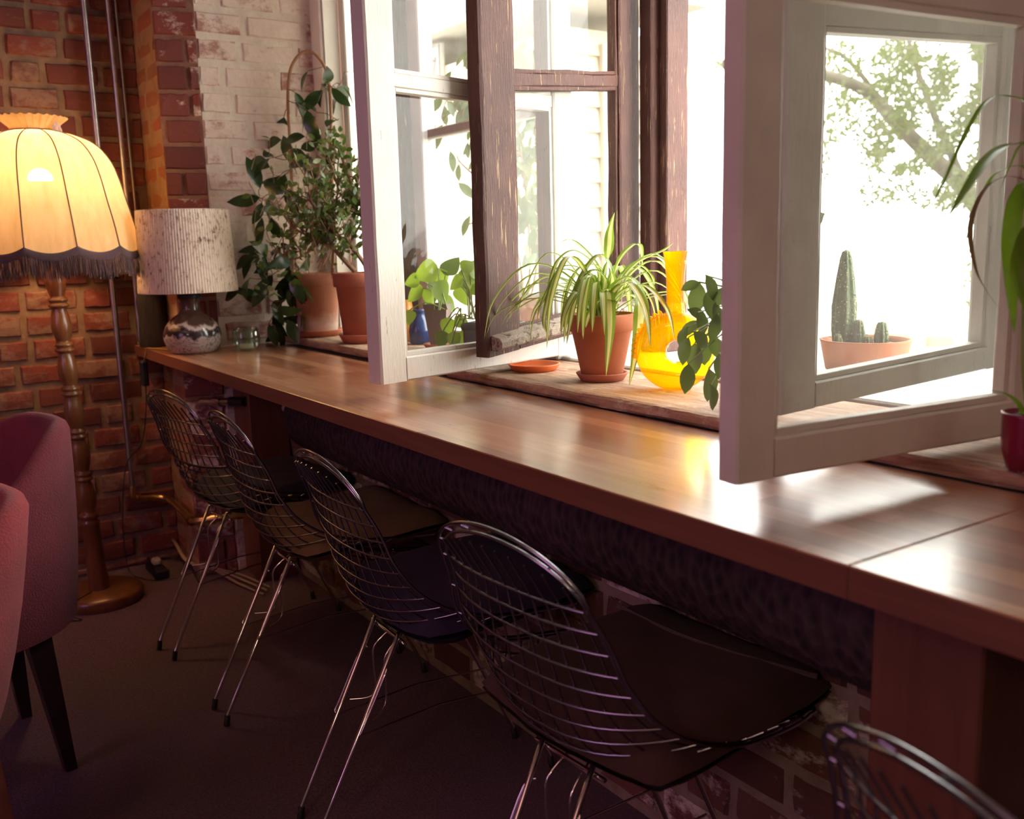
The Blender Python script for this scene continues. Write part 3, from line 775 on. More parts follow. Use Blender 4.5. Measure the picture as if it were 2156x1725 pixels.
rp = t.ramp(zz, 0, [(0, (.34, .27, .25)), (.018, (.40, .33, .31)), (.020, (.025, .017, .018)), (.042, (.045, .03, .03)), (.046, (.55, .47, .42)), (.056, (.50, .40, .35)), (.060, (.085, .045, .035)), (.2, (.06, .032, .026))])
sp = t.ramp(n2, 'Fac', [(.5, (1, 1, 1)), (.62, (.25, .2, .2))])
lowm = t.ramp(zz, 0, [(.016, (1, 1, 1)), (.022, (0, 0, 0))])
c = t.mix((lowm, 'Color'), (rp, 'Color'), (t.mix(1.0, (rp, 'Color'), (sp, 'Color'), 'MULTIPLY'), 2))
M['glaze'] = t.done(t.bsdf((c, 2), (t.ramp(lowm, 'Color', [(0, (.14,)*3), (1, (.8,)*3)]), 'Color'), 0))
m = MB(); pb = cr([(.062, 0, 0), (.072, 0, .006), (.084, 0, .025), (.091, 0, .055), (.085, 0, .082), (.066, 0, .108), (.042, 0, .126), (.031, 0, .138), (.030, 0, .165), (.033, 0, .178)], 4)
m.lathe([(p.x, p.z) for p in pb], TL, 40, capt=True); m.build('base', M['glaze'], tl)
m = MB(); m.lathe([(.035, .176), (.038, .180), (.038, .192), (.02, .196), (.012, .2), (.012, .24)], TL, 24, capt=True); m.build('socket', M['black'], tl)
t = NT('flecked_woven_shade'); co = t.coords(); at_ = t.n('ShaderNodeTexCoord')
n1 = t.noise(t.coords((1, 1, .45)), 95, 4, .75); n2 = t.noise(t.coords((1, 1, .8)), 9, 4, .6)
ad = t.n('ShaderNodeMath', {0: (n1, 'Fac'), 1: (t.n('ShaderNodeMath', {0: (n2, 'Fac'), 1: .30}, operation='MULTIPLY'), 0)}, operation='ADD')
c = t.ramp(ad, 0, [(.62, (.74, .62, .51)), (.73, (.62, .49, .39)), (.80, (.24, .145, .10)), (.88, (.15, .085, .06))])
M['fleck'] = t.done(t.bsdf((c, 'Color'), .95, 0, t.bump(n1, 'Fac', .5, .003)))
m = MB()
def fsh(r, z, a, i): return r+.0011*math.sin(a*110), z
m.lathe([(.153, .197), (.1545, .20), (.1505, .27), (.146, .36), (.1415, .452), (.1395, .456), (.136, .455), (.1415, .36), (.147, .26), (.1495, .20), (.153, .197)], TL, 440, capb=False, fn=fsh)
m.build('lamp_shade', M['fleck'], tl)
m = MB()
for k in range(3):
    b = 2*PI*k/3; m.tube([TL+Vector((0, 0, .235)), TL+Vector((math.cos(b)*.14, math.sin(b)*.14, .25))], .0016, 6)
m.build('shade_holder', M['wire'], tl)
M['cord_brown'] = simple('brown_cord', (.20, .12, .05), .5)
m = MB(); m.tube(cr([TL+Vector((-.06, -.03, .006)), TL+Vector((-.10, -.05, .004)), Vector((-3.36, .80, CT+.003)), Vector((-3.40, .784, CT+.002)), Vector((-3.405, .779, CT-.02)), Vector((-3.42, .776, .775))], 6), .0026, 8)
m.build('cord', M['cord_brown'], tl)
m = MB(); m.box((-3.445, .762, .685), (-3.41, .785, .775), .006); ad_ = m.build('adaptor', M['black'], tl)
m = MB(); m.tube(cr([(-3.428, .775, .69), (-3.435, .77, .60), (-3.46, .75, .48), (-3.50, .70, .40), (-3.50, .67, .2), (-3.48, .67, .03), (-3.42, .7, .006), (-3.36, .74, .006), (-3.33, .8, .01)], 6), .002, 6); m.build('cable', M['black'], ad_)

# dark block, candle glass, power strip
m = MB()
def fb(r, z, a, i): return r*(1+.13*noise.noise(Vector((math.cos(a)*1.6, math.sin(a)*1.6, z*16)))+.05*noise.noise(Vector((a*9, z*7, 2)))), z
m.lathe([(.046, 0), (.048, .004), (.048, .05), (.046, .10), (.048, .15), (.045, .182), (.03, .186)], (-3.47, .828, CT+.001), 40, capt=True, fn=fb)
t = NT('charred_wood'); co = t.coords((26, 26, 3)); n1 = t.noise(co, 2, 7, .7); c = t.ramp(n1, 'Fac', [(.35, (.006, .004, .006)), (.7, (.028, .014, .014))])
M['char'] = t.done(t.bsdf((c, 'Color'), .9, 0, t.bump(n1, 'Fac', .9, .01)))
tag(m.build('wooden_block', M['char']), 'dark rough block of wood behind the speckled table lamp', 'block')
cg = thing('candle_holder', (-3.085, 1.026, CT), 'small clear glass candle holder beside the table lamp', 'candle holder')
t = NT('clear_glassware'); fr = t.n('ShaderNodeFresnel', {'IOR': 1.5}); lw = t.n('ShaderNodeLayerWeight', {'Blend': .25})
tp = t.n('ShaderNodeBsdfTransparent', {'Color': (.86, .92, .86, 1)}); gl = t.n('ShaderNodeBsdfGlossy', {'Color': (1, 1, 1, 1), 'Roughness': .03})
M['clear'] = t.done(t.n('ShaderNodeMixShader', {0: (t.n('ShaderNodeMath', {0: (lw, 'Facing'), 1: .75}, operation='MULTIPLY'), 0), 1: (tp, 0), 2: (gl, 0)}))
m = MB(); c0 = (-3.085, 1.026, CT)
m.lathe([(.030, .001), (.038, .004), (.043, .018), (.0445, .035), (.042, .058), (.039, .075), (.0375, .0755), (.0405, .058), (.043, .035), (.041, .018), (.036, .008), (.001, .007)], c0, 32); m.build('glass', M['clear'], cg)
m = MB(); m.lathe([(.022, .008), (.023, .018), (.020, .021), (.001, .020)], c0, 20); m.tube([(-3.085, 1.026, CT+.02), (-3.084, 1.027, CT+.028)], .001, 6)
M['wax'] = simple('pale_wax', (.72, .70, .45), .5); m.build('candle', M['wax'], cg)
ps = thing('power_strip', (-3.44, .76, 0), 'black power strip on the carpet in the corner', 'power strip')
m = MB(); m.box((-3.52, .735, .001), (-3.37, .785, .036), .006); m.build('body', M['black'], ps)
m = MB(); m.box((-3.47, .745, .036), (-3.43, .775, .06), .006); m.build('plug', M['pvc'], ps)
m = MB(); m.tube(cr([(-3.52, .76, .018), (-3.56, .80, .02), (-3.54, .86, .012), (-3.42, .865, .03), (-3.33, .86, .01), (-3.25, .85, .008)], 6), .0035, 8); m.build('cable', M['black'], ps)

# ------------------------------------------------------------------ wire chairs
ROWS = [  # zc, yc, ze, ye, half width
 (.678,-.016,.678,.000,.148),(.645,-.007,.648,.014,.158),(.613,.001,.618,.025,.166),(.581,.008,.588,.034,.174),(.549,.014,.560,.048,.184),
 (.517,.021,.533,.066,.192),(.486,.029,.510,.090,.202),(.456,.041,.490,.120,.211),(.428,.060,.475,.155,.219),(.405,.088,.464,.190,.224),
 (.389,.125,.456,.230,.226),(.381,.17,.450,.270,.224),(.378,.22,.444,.310,.220),(.381,.27,.438,.345,.214),(.388,.32,.432,.375,.206),(.397,.37,.427,.400,.197),(.407,.41,.424,.425,.187)]
def shell(row, s):
    zc, yc, ze, ye, hw = row; f = abs(s)**2.4
    return Vector((hw*s, yc+(ye-yc)*f, zc+(ze-zc)*f))
def arch(s):   # top of a vertical wire, under the rim
    h = math.sqrt(max(0, 1-(s*.92)**2))
    return Vector((.150*s, -.016+.016*abs(s)**2.4-.034*h, .678+.064*h))
wc = thing('wire_chair', (0, 0, 0), 'x', 'chair', 'wire chairs along the counter')
RW = .0021
m = MB()
for i, r in enumerate(ROWS):
    m.tube([shell(r, -1+2*k/20) for k in range(21)], RW, 6)
for k in range(11):
    s = -.9+1.8*k/10
    pts = [arch(s)] + [shell(r, s)+Vector((0, .0042 if i < 8 else 0, .0 if i < 8 else .0042)) for i, r in enumerate(ROWS)]
    last = shell(ROWS[-1], s); pts.append(Vector((last.x*.97, last.y+.028*(1-.5*s*s)+.004, .413)))
    m.tube(cr(pts, 3), RW*.95, 6)
m.build('seat_shell', M['wire'], wc, local=True)
def rimline(off, dy, dz):
    R_ = []
    for r in ROWS[::-1]: R_.append(Vector((r[4]+off, r[3]+dy, r[2]+dz)))
    A_ = []
    for k in range(1, 16):
        a = PI*k/16; A_.append(Vector(((.150+off)*math.cos(a), -.034*math.sin(a)+.001+dy, .678+(.066+off)*math.sin(a)+dz)))
    L_ = [Vector((-p.x, p.y, p.z)) for p in R_[::-1]]
    Fr = [Vector((-.13, .452+off+dy*.5, .417+dz)), Vector((0, .462+off, .415+dz)), Vector((.13, .452+off+dy*.5, .417+dz))]
    return R_+A_+L_+Fr
m = MB()
m.tube(cr(rimline(.006, .0, 0), 3, True), .0029, 8, closed=True)
m.tube(cr(rimline(.017, -.004, .003), 3, True), .0029, 8, closed=True)
for p in cr(rimline(.0115, -.002, .0015), 1, True)[::2]:
    m.tube([p+Vector((-.006 if p.x > 0 else .006, .002, -.001)), p+Vector((.006 if p.x > 0 else -.006, -.002, .002))], .0019, 6)
m.build('rim', M['wire'], wc, local=True)
for sx in (-1, 1):
    for rear in (True, False):
        if rear: P0, P1 = Vector((sx*.056, .098, .392)), Vector((sx*.052, -.092, .016))
        else: P0, P1 = Vector((sx*.070, .27, .375)), Vector((sx*.076, .44, .016))
        m = MB(); m.tube([P0+Vector((0, .012 if rear else -.012, -.002)), P0, P1], .0049, 12)
        lg = m.build('leg', M['chrome'], wc, local=True)
        d = (P1-P0).normalized(); q = MB(); q.tube([P1-d*.012, P1-d*.010, P1+Vector((0, 0, -.0152))], [.0055, .0072, .0072], 12)
        q.build('foot_cap', M['rubber'], lg, local=True)
    # hairpin brace down the side
    m = MB(); x = sx*.055
    m.tube(cr([(x*.9, .075, .33), (x*1.15, .060, .315), (x*1.17, .012, .225), (x*1.15, .000, .205), (x*.98, .005, .197)], 5), .0026, 8)
    m.tube(cr([(x*.4, .12, .372), (x*.5, .08, .34), (x*.5, .075, .30), (x*.5, .073, .235), (x*.98, .03, .225)], 4), .0022, 8)
    m.tube([(x*.98, .005, .2), (x*.98, .18, .215), (x*.98, .35, .205)], .0022, 8)
    m.build('brace', M['chrome'], wc, local=True)
m = MB(); m.tube([(-.078, .1, .375), (.078, .1, .375)], .004, 8); m.build('crossbar', M['chrome'], wc, local=True)
m = MB(); m.tube([(-.078, .27, .371), (.078, .27, .371)], .004, 8); m.build('crossbar', M['chrome'], wc, local=True)
def chairM(x, y, a): return Matrix.Translation((x, y, 0)) @ Matrix.Rotation(math.radians(a), 4, 'Z')
CH = [(-2.725, .692, 9, 'farthest wire chair, by the brick corner, with slate grey cushion'),
      (-2.245, .703, -1, 'second wire chair from the brick corner, with tan cushion'),
      (-1.665, .700, -2, 'third wire chair from the brick corner, with navy cushion'),
      (-1.052, .698, 4, 'fourth wire chair from the brick corner, with dark brown piped cushion'),
      (-.34, .632, -14, 'nearest wire chair, blurred rim at the bottom right under the counter leg')]
chairs = []
for i, (x, y, a, lb) in enumerate(CH):
    if i == 0: o = wc; o.location = (x, y, 0); o.rotation_euler = (0, 0, math.radians(a))
    else: o = dup(wc, (x, y, 0), math.radians(a))
    o['label'] = lb; chairs.append(o)
# seat cushions, each lying loose in its chair
def pad(w, d, h, seed, puff=.5):
    m = MB(); nu = 18
    def fn(top):
        def f(a, b):
            u, v = 2*a-1, 2*b-1
            k = max(0, (1-abs(u)**9)*(1-abs(v)**9))**.5
            sx = 1-.05*(abs(v)**4); sy = 1-.05*(abs(u)**4)
            z = h*((k if top else -.45*k))*(.80+.20*(1-u*u)*(1-v*v)) + (.004 if top else -.004) + .006*noise.noise(Vector((u*2.2, v*2.2, seed)))
            rise = .050*(abs(u)**2.2)*.35
            return Vector((u*w/2*sx, v*d/2*sy, z+rise+.004*noise.noise(Vector((u*5, v*5, seed+3)))))
        return f
    m.grid(fn(True), nu, nu); 
    q = MB().grid(fn(False), nu, nu); q.f = [f[::-1] for f in q.f]
    o = len(m.v); m.v += q.v; m.f += [[o+i for i in f] for f in q.f]; m.mi += q.mi; m.sm += q.sm
    return m
CU = [(.39, .37, .052, (.038, .030, .046), 'slate grey square cushion on the farthest wire chair'),
      (.40, .39, .050, (.27, .16, .07), 'crumpled tan cushion on the second wire chair'),
      (.41, .40, .054, (.032, .016, .056), 'dark navy purple cushion on the third wire chair'),
      (.42, .42, .058, (.080, .030, .022), 'dark brown cushion with piping on the fourth wire chair')]
for i, (w, d, h, col, lb) in enumerate(CU):
    mt = m_fabric('cushion_cloth_%d' % i, col, 700, .95, .04); x, y, a, _ = CH[i]
    tilt = Matrix.Translation((0, .285, .417)) @ Matrix.Rotation(math.radians(2.5), 4, 'X')
    T = chairM(x, y, a) @ tilt
    m = pad(w, d, h, i*7+1).xform(T)
    if i != 3: tag(m.build('seat_cushion', mt), lb, 'cushion', 'cushions on the wire chairs')
    else:
        th_ = thing('seat_cushion', (T @ Vector((0, 0, -.02))), lb, 'cushion', 'cushions on the wire chairs')
        m.build('pad', mt, th_)
        q = MB(); q.tube([T @ Vector((-.205+.41*k/20, .12-.03*math.sin(k*.16)+.02*(k/20), h*.97+.0035-.004*abs(k/10-1)**2)) for k in range(21)], .004, 8)
        q.build('piping', m_fabric('piping_cloth', (.12, .05, .04), 700), th_)

# ------------------------------------------------------------------ plum tub armchairs
M['velvet'] = m_fabric('raspberry_fabric', (.21, .028, .046), 230, .95, .08)
M['velvet_near'] = m_fabric('coral_red_fabric', (.31, .034, .042), 230, .95, .08)
M['darkleg'] = simple('dark_stained_wood', (.035, .012, .018), .4, 0, 20, .3)
M['redleg'] = simple('reddish_wood', (.16, .04, .03), .4, 0, 20, .3)
def armchair(loc, rz, label, mat, legmat, zb=.33, hb=.775, ha=.60, Rt=.275, Rb=.250):
    a = thing('armchair', loc, label, 'armchair', 'raspberry tub armchairs', rz=rz)
    m = MB(); NA = 48; A1 = math.radians(128); th = .045
    rows = []
    for i in range(NA+1):
        ph = -A1+2*A1*i/NA; b = abs(ph)/A1
        h = ha+(hb-ha)*(.5+.5*math.cos(PI*min(1, max(0, (b-.18)/.62)))); 
        endk = max(0, (b-.93)/.07); 
        sec = []
        for k in range(15):
            if k <= 5: f = k/5; z = zb+(h-.02-zb)*f; r = Rb+(Rt-Rb)*f**.8 + .006*math.sin(PI*f)
            elif k <= 9: al = PI*(k-5)/5; z = h-.02+.022*math.sin(al); r = Rt-th/2+th/2*math.cos(al)
            else: f = (k-10)/4; z = h-.02-(h-.02-.40)*f; r = (Rt-th)-(Rt-Rb)*.6*f
            r *= (1-.0*endk)
            # back lies along -y of the chair, slightly flattened sides
            sec.append(Vector((r*math.sin(ph), -r*math.cos(ph)*1.02, z)))
        rows.append(sec)
    vs = [p for s in rows for p in s]; K = 15
    fs = [(i*K+k, i*K+k+1, (i+1)*K+k+1, (i+1)*K+k) for i in range(NA) for k in range(K-1)]
    fs += [tuple(range(K)), tuple(NA*K+k for k in range(K))[::-1]]
    m.add(vs, fs, True); m.build('shell', mat, a, local=True)
    m = MB(); m.lathe([(.0, .30), (.20, .30), (.225, .33), (.228, .40), (.22, .435), (.19, .448), (.001, .45)], (0, .03, 0), 36, capb=False); m.build('seat', mat, a, local=True)
    for sx in (-1, 1):
        for sy in (-1, 1):
            q = MB(); top = Vector((sx*.125, sy*.135, .335)); bot = Vector((sx*.170, sy*.165, 0))
            q.tube([top, bot], [.037, .017], 4, smooth=False); q.build('leg', legmat, a, local=True)
    return a
armchair((-2.36, .075, 0), math.radians(180+8), 'raspberry tub armchair standing farther off beside the standing lamp', M['velvet'], M['darkleg'])
armchair((-1.79, -.092, 0), math.radians(180+12), 'coral red tub armchair nearest the viewer, cut by the left edge', M['velvet_near'], M['redleg'], zb=.32, hb=.745, Rt=.28, Rb=.185)

# ------------------------------------------------------------------ pots and plants
def pot(mb, c, rb, rt, z0, z1, band=.03, lip=.006, n=40, th=.006):
    prof = [(rb*.9, z0), (rb, z0+.003), (rt-lip-.002, z1-band), (rt-lip, z1-band+.0005), (rt, z1-band+.002), (rt+.0015, z1-.004), (rt-.001, z1), (rt-th, z1), (rt-th-.003, z1-.012), (rt-th-.004, z1-.02)]
    mb.lathe(prof, (c[0], c[1], 0), n)
def saucer(mb, c, r, z0, h, n=40):
    mb.lathe([(r*.80, z0), (r*.84, z0+.001), (r, z0+h-.002), (r, z0+h), (r-.005, z0+h), (r*.80, z0+.006), (.001, z0+.006)], (c[0], c[1], 0), n)
def soil(name, c, r, z, par):
    m = MB(); R = random.Random(int(c[0]*1000))
    m.lathe([(r, z-.004), (r*.7, z+.002), (r*.3, z+.004), (.001, z+.005)], (c[0], c[1], 0), 20, capb=False, fn=lambda rr, zz, a, i: (rr, zz+.003*noise.noise(Vector((a*3, rr*60, zz*10)))))
    return m.build('soil', M['soil'], par)
def rdir(R, flat=0): 
    while True:
        v = Vector((R.uniform(-1, 1), R.uniform(-1, 1), R.uniform(-1, 1)*(1-flat)))
        if .1 < v.length < 1: return v.normalized()

# -- climbing plant on a bent cane hoop, lime stained pot
PA = Vector((-3.13, 1.297, 0))
pa = thing('potted_climber', (PA.x, PA.y, SZ), 'dark glossy climbing plant on a tall bent cane hoop in lime stained terracotta pot', 'plant')
m = MB(); pot(m, PA, .068, .087, SZ+.012, 1.056, .042, .005); m.build('pot', M['stained'], pa)
m = MB(); saucer(m, PA, .088, SZ+.001, .022); m.build('saucer', M['terracotta'], pa)
soil('soil', PA, .082, 1.035, pa)
DA = 3.22
hoop = [at(x, y, DA) for x, y in ((616, 585), (618, 480), (614, 380), (610, 290), (606, 210), (611, 150), (628, 118), (650, 108), (674, 125), (690, 160), (696, 220), (698, 300), (700, 400), (703, 500), (700, 580))]
m = MB(); m.tube(cr(hoop, 5), .0056, 8); m.build('cane_hoop', M['cane'], pa)
R = random.Random(11); m = MB(); ms = MB()
spots = [(541, 412, 60), (560, 368, 62), (600, 380, 55), (622, 335, 60), (640, 362, 60), (655, 352, 58), (598, 262, 62), (612, 232, 60), (648, 248, 66), (664, 252, 60), (655, 160, 42), (676, 196, 52), (702, 228, 74), (724, 190, 46), (716, 268, 56), (704, 196, 48), (588, 302, 66), (520, 380, 50), (560, 345, 48), (533, 420, 52), (612, 415, 52), (592, 405, 50), (547, 562, 52), (566, 606, 54), (590, 648, 58), (645, 606, 64), (622, 590, 60), (542, 528, 54), (556, 586, 50), (602, 572, 52), (575, 470, 50), (557, 500, 46), (585, 440, 46), (648, 300, 50), (630, 205, 44), (640, 415, 44), (690, 330, 44), (575, 560, 50), (605, 610, 46), (570, 655, 44), (583, 590, 46), (552, 630, 40), (598, 530, 48), (618, 545, 44)]
nodes = [p for p in cr(hoop, 4)]
spots += [(R.gauss(588, 28), R.uniform(300, 560), R.uniform(44, 62)) for i in range(14)] + [(R.gauss(660, 30), R.uniform(170, 420), R.uniform(40, 58)) for i in range(12)]
spots += [(min(624, R.gauss(582, 30)), R.uniform(540, 708), R.uniform(42, 60)) for i in range(40)]
spots.sort(key=lambda q: min((at(q[0], q[1], DA)-n_).length for n_ in nodes))
for x, y, L in spots:
    if x < 556 and y > 640: continue
    Lm = L*1.08*DA/2010; b = at(x+R.uniform(-10, 10), y-L*.25, DA+R.uniform(-.07, .08)); q = min(nodes, key=lambda n_: (n_-b).length)
    d = (b-q).normalized()*.8+rdir(R)*.7+Vector((0, 0, -.35)); d.normalize()
    m.leaf(b, d, Vector((.75, -.45, .55))+rdir(R)*.9, Lm, Lm*.45, .22+.3*R.random(), 'oval', 0, .22)
    ms.tube(cr([q, (q+b)/2+rdir(R)*.012, b], 3), .0014, 5); nodes.append(b)
m.merge(ms, 1); m.build('foliage', [M['leaf_dark'], M['stem']], pa)

# -- bushy jade like shrub with bare branches
PB = Vector((-2.795, 1.315, 0)); DB = 3.0
pb_ = thing('potted_shrub', (PB.x, PB.y, SZ), 'small leaved shrub with bare brown branches in plain terracotta pot behind the white sash', 'plant')
m = MB(); pot(m, PB, .067, .090, SZ+.016, 1.062, .045, .006); m.build('pot', M['terra_dark'], pb_)
m = MB(); saucer(m, PB, .082, SZ+.001, .028); m.build('saucer', M['terra_dark'], pb_)
soil('soil', PB, .082, 1.045, pb_)
R = random.Random(4); ms = MB(); ml = MB()
trunks = [[(748, 572), (722, 545), (700, 522), (672, 508), (640, 492), (612, 478)], [(775, 568), (760, 545), (735, 515), (705, 490), (690, 470), (665, 440), (648, 405)], [(770, 566), (772, 520), (768, 470), (748, 440), (728, 424)], [(778, 566), (776, 500), (760, 430), (738, 380), (724, 345), (712, 300)], [(700, 522), (690, 480), (700, 440), (712, 400), (700, 362)], [(735, 515), (760, 470), (780, 440)], [(672, 508), (650, 530), (622, 545), (596, 540)]]
ends = []
for i, T in enumerate(trunks):
    dz = R.uniform(-.05, .05); P_ = [at(x, y, DB+dz*k/len(T)) for k, (x, y) in enumerate(T)]; c = cr(P_, 5)
    r0 = .0085 if i < 4 else .0055
    q = MB(); q.tube(c, [r0*(1-.62*k/(len(c)-1)) for k in range(len(c))], 8); q.build('branch', M['stem'], pb_); ends += c[5:]
for i in range(110):
    e = R.choice(ends); q = e+Vector((R.uniform(-.07, .07), R.uniform(-.06, .06), R.uniform(.0, .12)))
    mid = (e+q)/2+rdir(R)*.015; ml.tube(cr([e, mid, q], 3), [.0026, .0024, .0022, .002, .0018, .0016, .0014], 5, mi=2); ends2 = [mid, q, q]
    for k in range(R.randint(5, 9)):
        b = q+rdir(R)*.018 if k > 2 else mid+rdir(R)*.012
        ml.leaf(b, rdir(R)+Vector((0, 0, .25)), rdir(R), R.uniform(.018, .032), R.uniform(.011, .017), .2, 'oval', 1 if R.random() < .22 else 0, .12, 4)
for i in range(150):
    x, y = R.gauss(672, 58), R.gauss(430, 72)
    if y > 555 or x < 525 or x > 790: continue
    b = at(x, y, DB+R.uniform(-.08, .14)); ml.leaf(b, rdir(R), rdir(R), R.uniform(.022, .036), R.uniform(.012, .02), .25, 'oval', 1 if R.random() < .2 else 0, .15, 4)
    ml.tube([b, b+Vector((R.uniform(-.03, .03), R.uniform(-.03, .03), -.05))], .0014, 4, mi=2)
for i in range(26):
    x, y = R.uniform(530, 620), R.uniform(480, 620); b = at(x, y, DB+R.uniform(0, .12)); ml.leaf(b, rdir(R)+Vector((0, 0, -.4)), rdir(R), R.uniform(.02, .04), R.uniform(.012, .02), .25, 'oval', 1 if R.random() < .4 else 0, .15, 4)
ml.build('foliage', [M['leaf_mid'], M['leaf_pale'], M['stem']], pb_)

# -- two pothos pots behind the white sash
def heart(m, x, y, D, L, ang, tip, R, mi=0):
    """heart leaf facing the room: centre px, size px, hanging direction angle"""
    Lm = L*D/2010; a = math.radians(ang); d = _r*math.cos(a)-_u*math.sin(a)+_fw*tip
    b = at(x, y, D)-d.normalized()*Lm*.45
    m.leaf(b, d, -_fw+Vector((0, 0, .35))+rdir(R)*.25, Lm, Lm*.82, .22, 'heart', mi, .16, 8); return b
R = random.Random(21)
P1 = Vector((-2.455, 1.395, 0)); D1 = 2.76
p1_ = thing('pothos_plant', (P1.x, P1.y, SZ), 'heart leaved plant in tapered grey brown pot seen through the white sash', 'plant')
m = MB(); m.lathe([(.028, SZ+.004), (.030, SZ+.006), (.050, SZ+.128), (.052, SZ+.132), (.048, SZ+.132), (.045, SZ+.12)], (P1.x, P1.y, 0), 4, smooth=False)
M['greypot'] = simple('grey_brown_pot', (.17, .12, .105), .7, 0, 12, .15); m.build('pot', M['greypot'], p1_)
m = MB(); saucer(m, P1, .048, SZ+.0005, .014); m.build('saucer', M['terracotta'], p1_)
m = MB(); ms = MB(); soilp = at(930, 652, D1)
for x, y, L, an, tp in ((897, 573, 62, 165, .3), (873, 618, 50, 150, .4), (868, 592, 40, 170, .3), (930, 615, 56, 60, .5), (928, 585, 46, 80, .5), (950, 560, 52, -60, .2), (905, 626, 44, 100, .3), (862, 668, 34, 95, .2), (945, 640, 40, 40, .3), (916, 604, 36, 20, .4)):
    b = heart(m, x, y, D1+R.uniform(-.05, .06), L, an, tp, R, R.random() < .3); ms.tube(cr([soilp+Vector((R.uniform(-.02, .02), R.uniform(-.02, .02), 0)), (soilp+b)/2+Vector((0, 0, .02)), b], 4), .0019, 5)
m.merge(ms, 2); m.build('foliage', [M['leaf_lime'], M['leaf_mid'], M['green_stem']], p1_)
P2 = at(1040, 712, 2.60); P2 = Vector((P2.x, P2.y, 0)); D2 = 2.62
p2b = thing('pothos_plant', (P2.x, P2.y, SZ), 'heart leaved plant trailing over dark rectangular planter seen through the white sash', 'plant')
m = MB(); bx = MB().box((-.075, -.042, .002), (.075, .042, .085), .006); bx.box((-.079, -.046, .072), (.079, .046, .09), .004); bx.xform(Matrix.Translation((P2.x, P2.y, SZ)) @ Matrix.Rotation(math.radians(35), 4, 'Z'))
M['darkpot'] = simple('charcoal_planter', (.055, .045, .048), .6); bx.build('planter', M['darkpot'], p2b)
m = MB(); m.box((-.07, -.036, .088), (.07, .036, .0915)); m.xform(Matrix.Translation((P2.x, P2.y, SZ)) @ Matrix.Rotation(math.radians(35), 4, 'Z')); m.build('soil', M['soil'], p2b)
m = MB(); ms = MB(); sp_ = at(1000, 672, D2)
for x, y, L, an, tp in ((985, 590, 56, 30, .4), (1008, 572, 54, 15, .4), (976, 622, 50, 70, .4), (1004, 606, 50, 170, .3), (1012, 612, 44, 100, .4), (960, 596, 42, 150, .4), (943, 688, 42, 95, .1), (972, 678, 36, 20, .2), (930, 715, 40, 100, .1), (956, 716, 38, 80, .1), (975, 712, 34, 90, .1), (968, 730, 32, 95, .1), (950, 738, 30, 95, .1), (985, 560, 38, -30, .3)):
    b = heart(m, x, y, D2+R.uniform(-.05, .05), L, an, tp, R, R.random() < .25); s0 = sp_ if y < 640 else at(985, 672, D2-.03)
    ms.tube(cr([s0+Vector((R.uniform(-.02, .02), R.uniform(-.02, .02), 0)), (s0+b)/2+Vector((0, 0, .02 if y < 640 else .03)), b], 4), .0019, 5)
m.merge(ms, 2); m.build('foliage', [M['leaf_lime'], M['leaf_mid'], M['green_stem']], p2b)
# blue glass jar and amber jar at the back of the sill
M['blueglass'] = simple('blue_glass', (.02, .045, .16), .08); M['amberjar'] = simple('orange_glaze', (.55, .22, .035), .3)
jc = at(884, 690, 2.95)
m = MB(); m.lathe([(.028, 0), (.033, .006), (.035, .04), (.030, .07), (.018, .085), (.018, .098), (.021, .10), (.021, .106), (.001, .106)], (jc.x, jc.y, SZ+.001), 28); jar = m.build('glass_jar', M['blueglass']); tag(jar, 'dark blue glass jar behind the grey brown pothos pot', 'jar')
jc = at(856, 690, 3.05); m = MB(); m.lathe([(.022, 0), (.028, .005), (.030, .07), (.024, .10), (.020, .125), (.022, .13), (.018, .13), (.016, .12)], (jc.x, jc.y, SZ+.001), 28); tag(m.build('orange_vase', M['amberjar']), 'slim orange glazed vase left of the blue jar, behind the sash stile', 'vase')

# -- tall ficus in a terracotta trough between the frames
PF = Vector((-2.56, 1.80, 0)); DF = 3.12
pf = thing('ficus_plant', (PF.x, PF.y, .848), 'tall airy ficus in terracotta trough outside the far panes', 'plant')
m = MB(); m.box((PF.x-.16, PF.y-.055, .850), (PF.x+.13, PF.y+.06, .955), .008); m.box((PF.x-.167, PF.y-.062, .935), (PF.x+.137, PF.y+.067, .972), .006); m.build('planter', M['terracotta'], pf)
m = MB(); m.box((PF.x-.15, PF.y-.048, .970), (PF.x+.12, PF.y+.052, .9735)); m.build('soil', M['soil'], pf)
R = random.Random(8); ms = MB(); ml = MB()
stems = [[(1108, 655), (1116, 560), (1110, 440), (1098, 330), (1082, 230), (1066, 140), (1050, 60)], [(1112, 655), (1130, 560), (1138, 440), (1130, 320), (1120, 200), (1108, 90)], [(1100, 655), (1096, 560), (1060, 430), (1020, 330), (985, 260), (960, 235)], [(1098, 330), (1050, 260), (1000, 200), (970, 190)], [(1060, 430), (1010, 380), (972, 345), (962, 330)], [(1020, 500), (1000, 470), (975, 480)]]
pts = []
for T in stems:
    c = cr([at(x, y, DF) for x, y in T], 5); q = MB(); q.tube(c, [.0045*(1-.7*k/(len(c)-1)) for k in range(len(c))], 6); q.build('stem', M['stem'], pf); pts += c[8:]
def fl_(x, y, L, dn=True):
    b = at(x, y, DF+R.uniform(-.08, .10)); d = -_u*R.uniform(.4, 1.2)+_r*R.uniform(-.8, .6)+_fw*R.uniform(-.3, .3)
    ml.leaf(b, d, -_fw+rdir(R)*.7, L, L*.46, .2, 'oval', 0, .15, 5)
    q = min(pts, key=lambda p: (p-b).length); ms.tube(cr([q, (q+b)/2+Vector((0, 0, .012)), b], 3), .0011, 4)
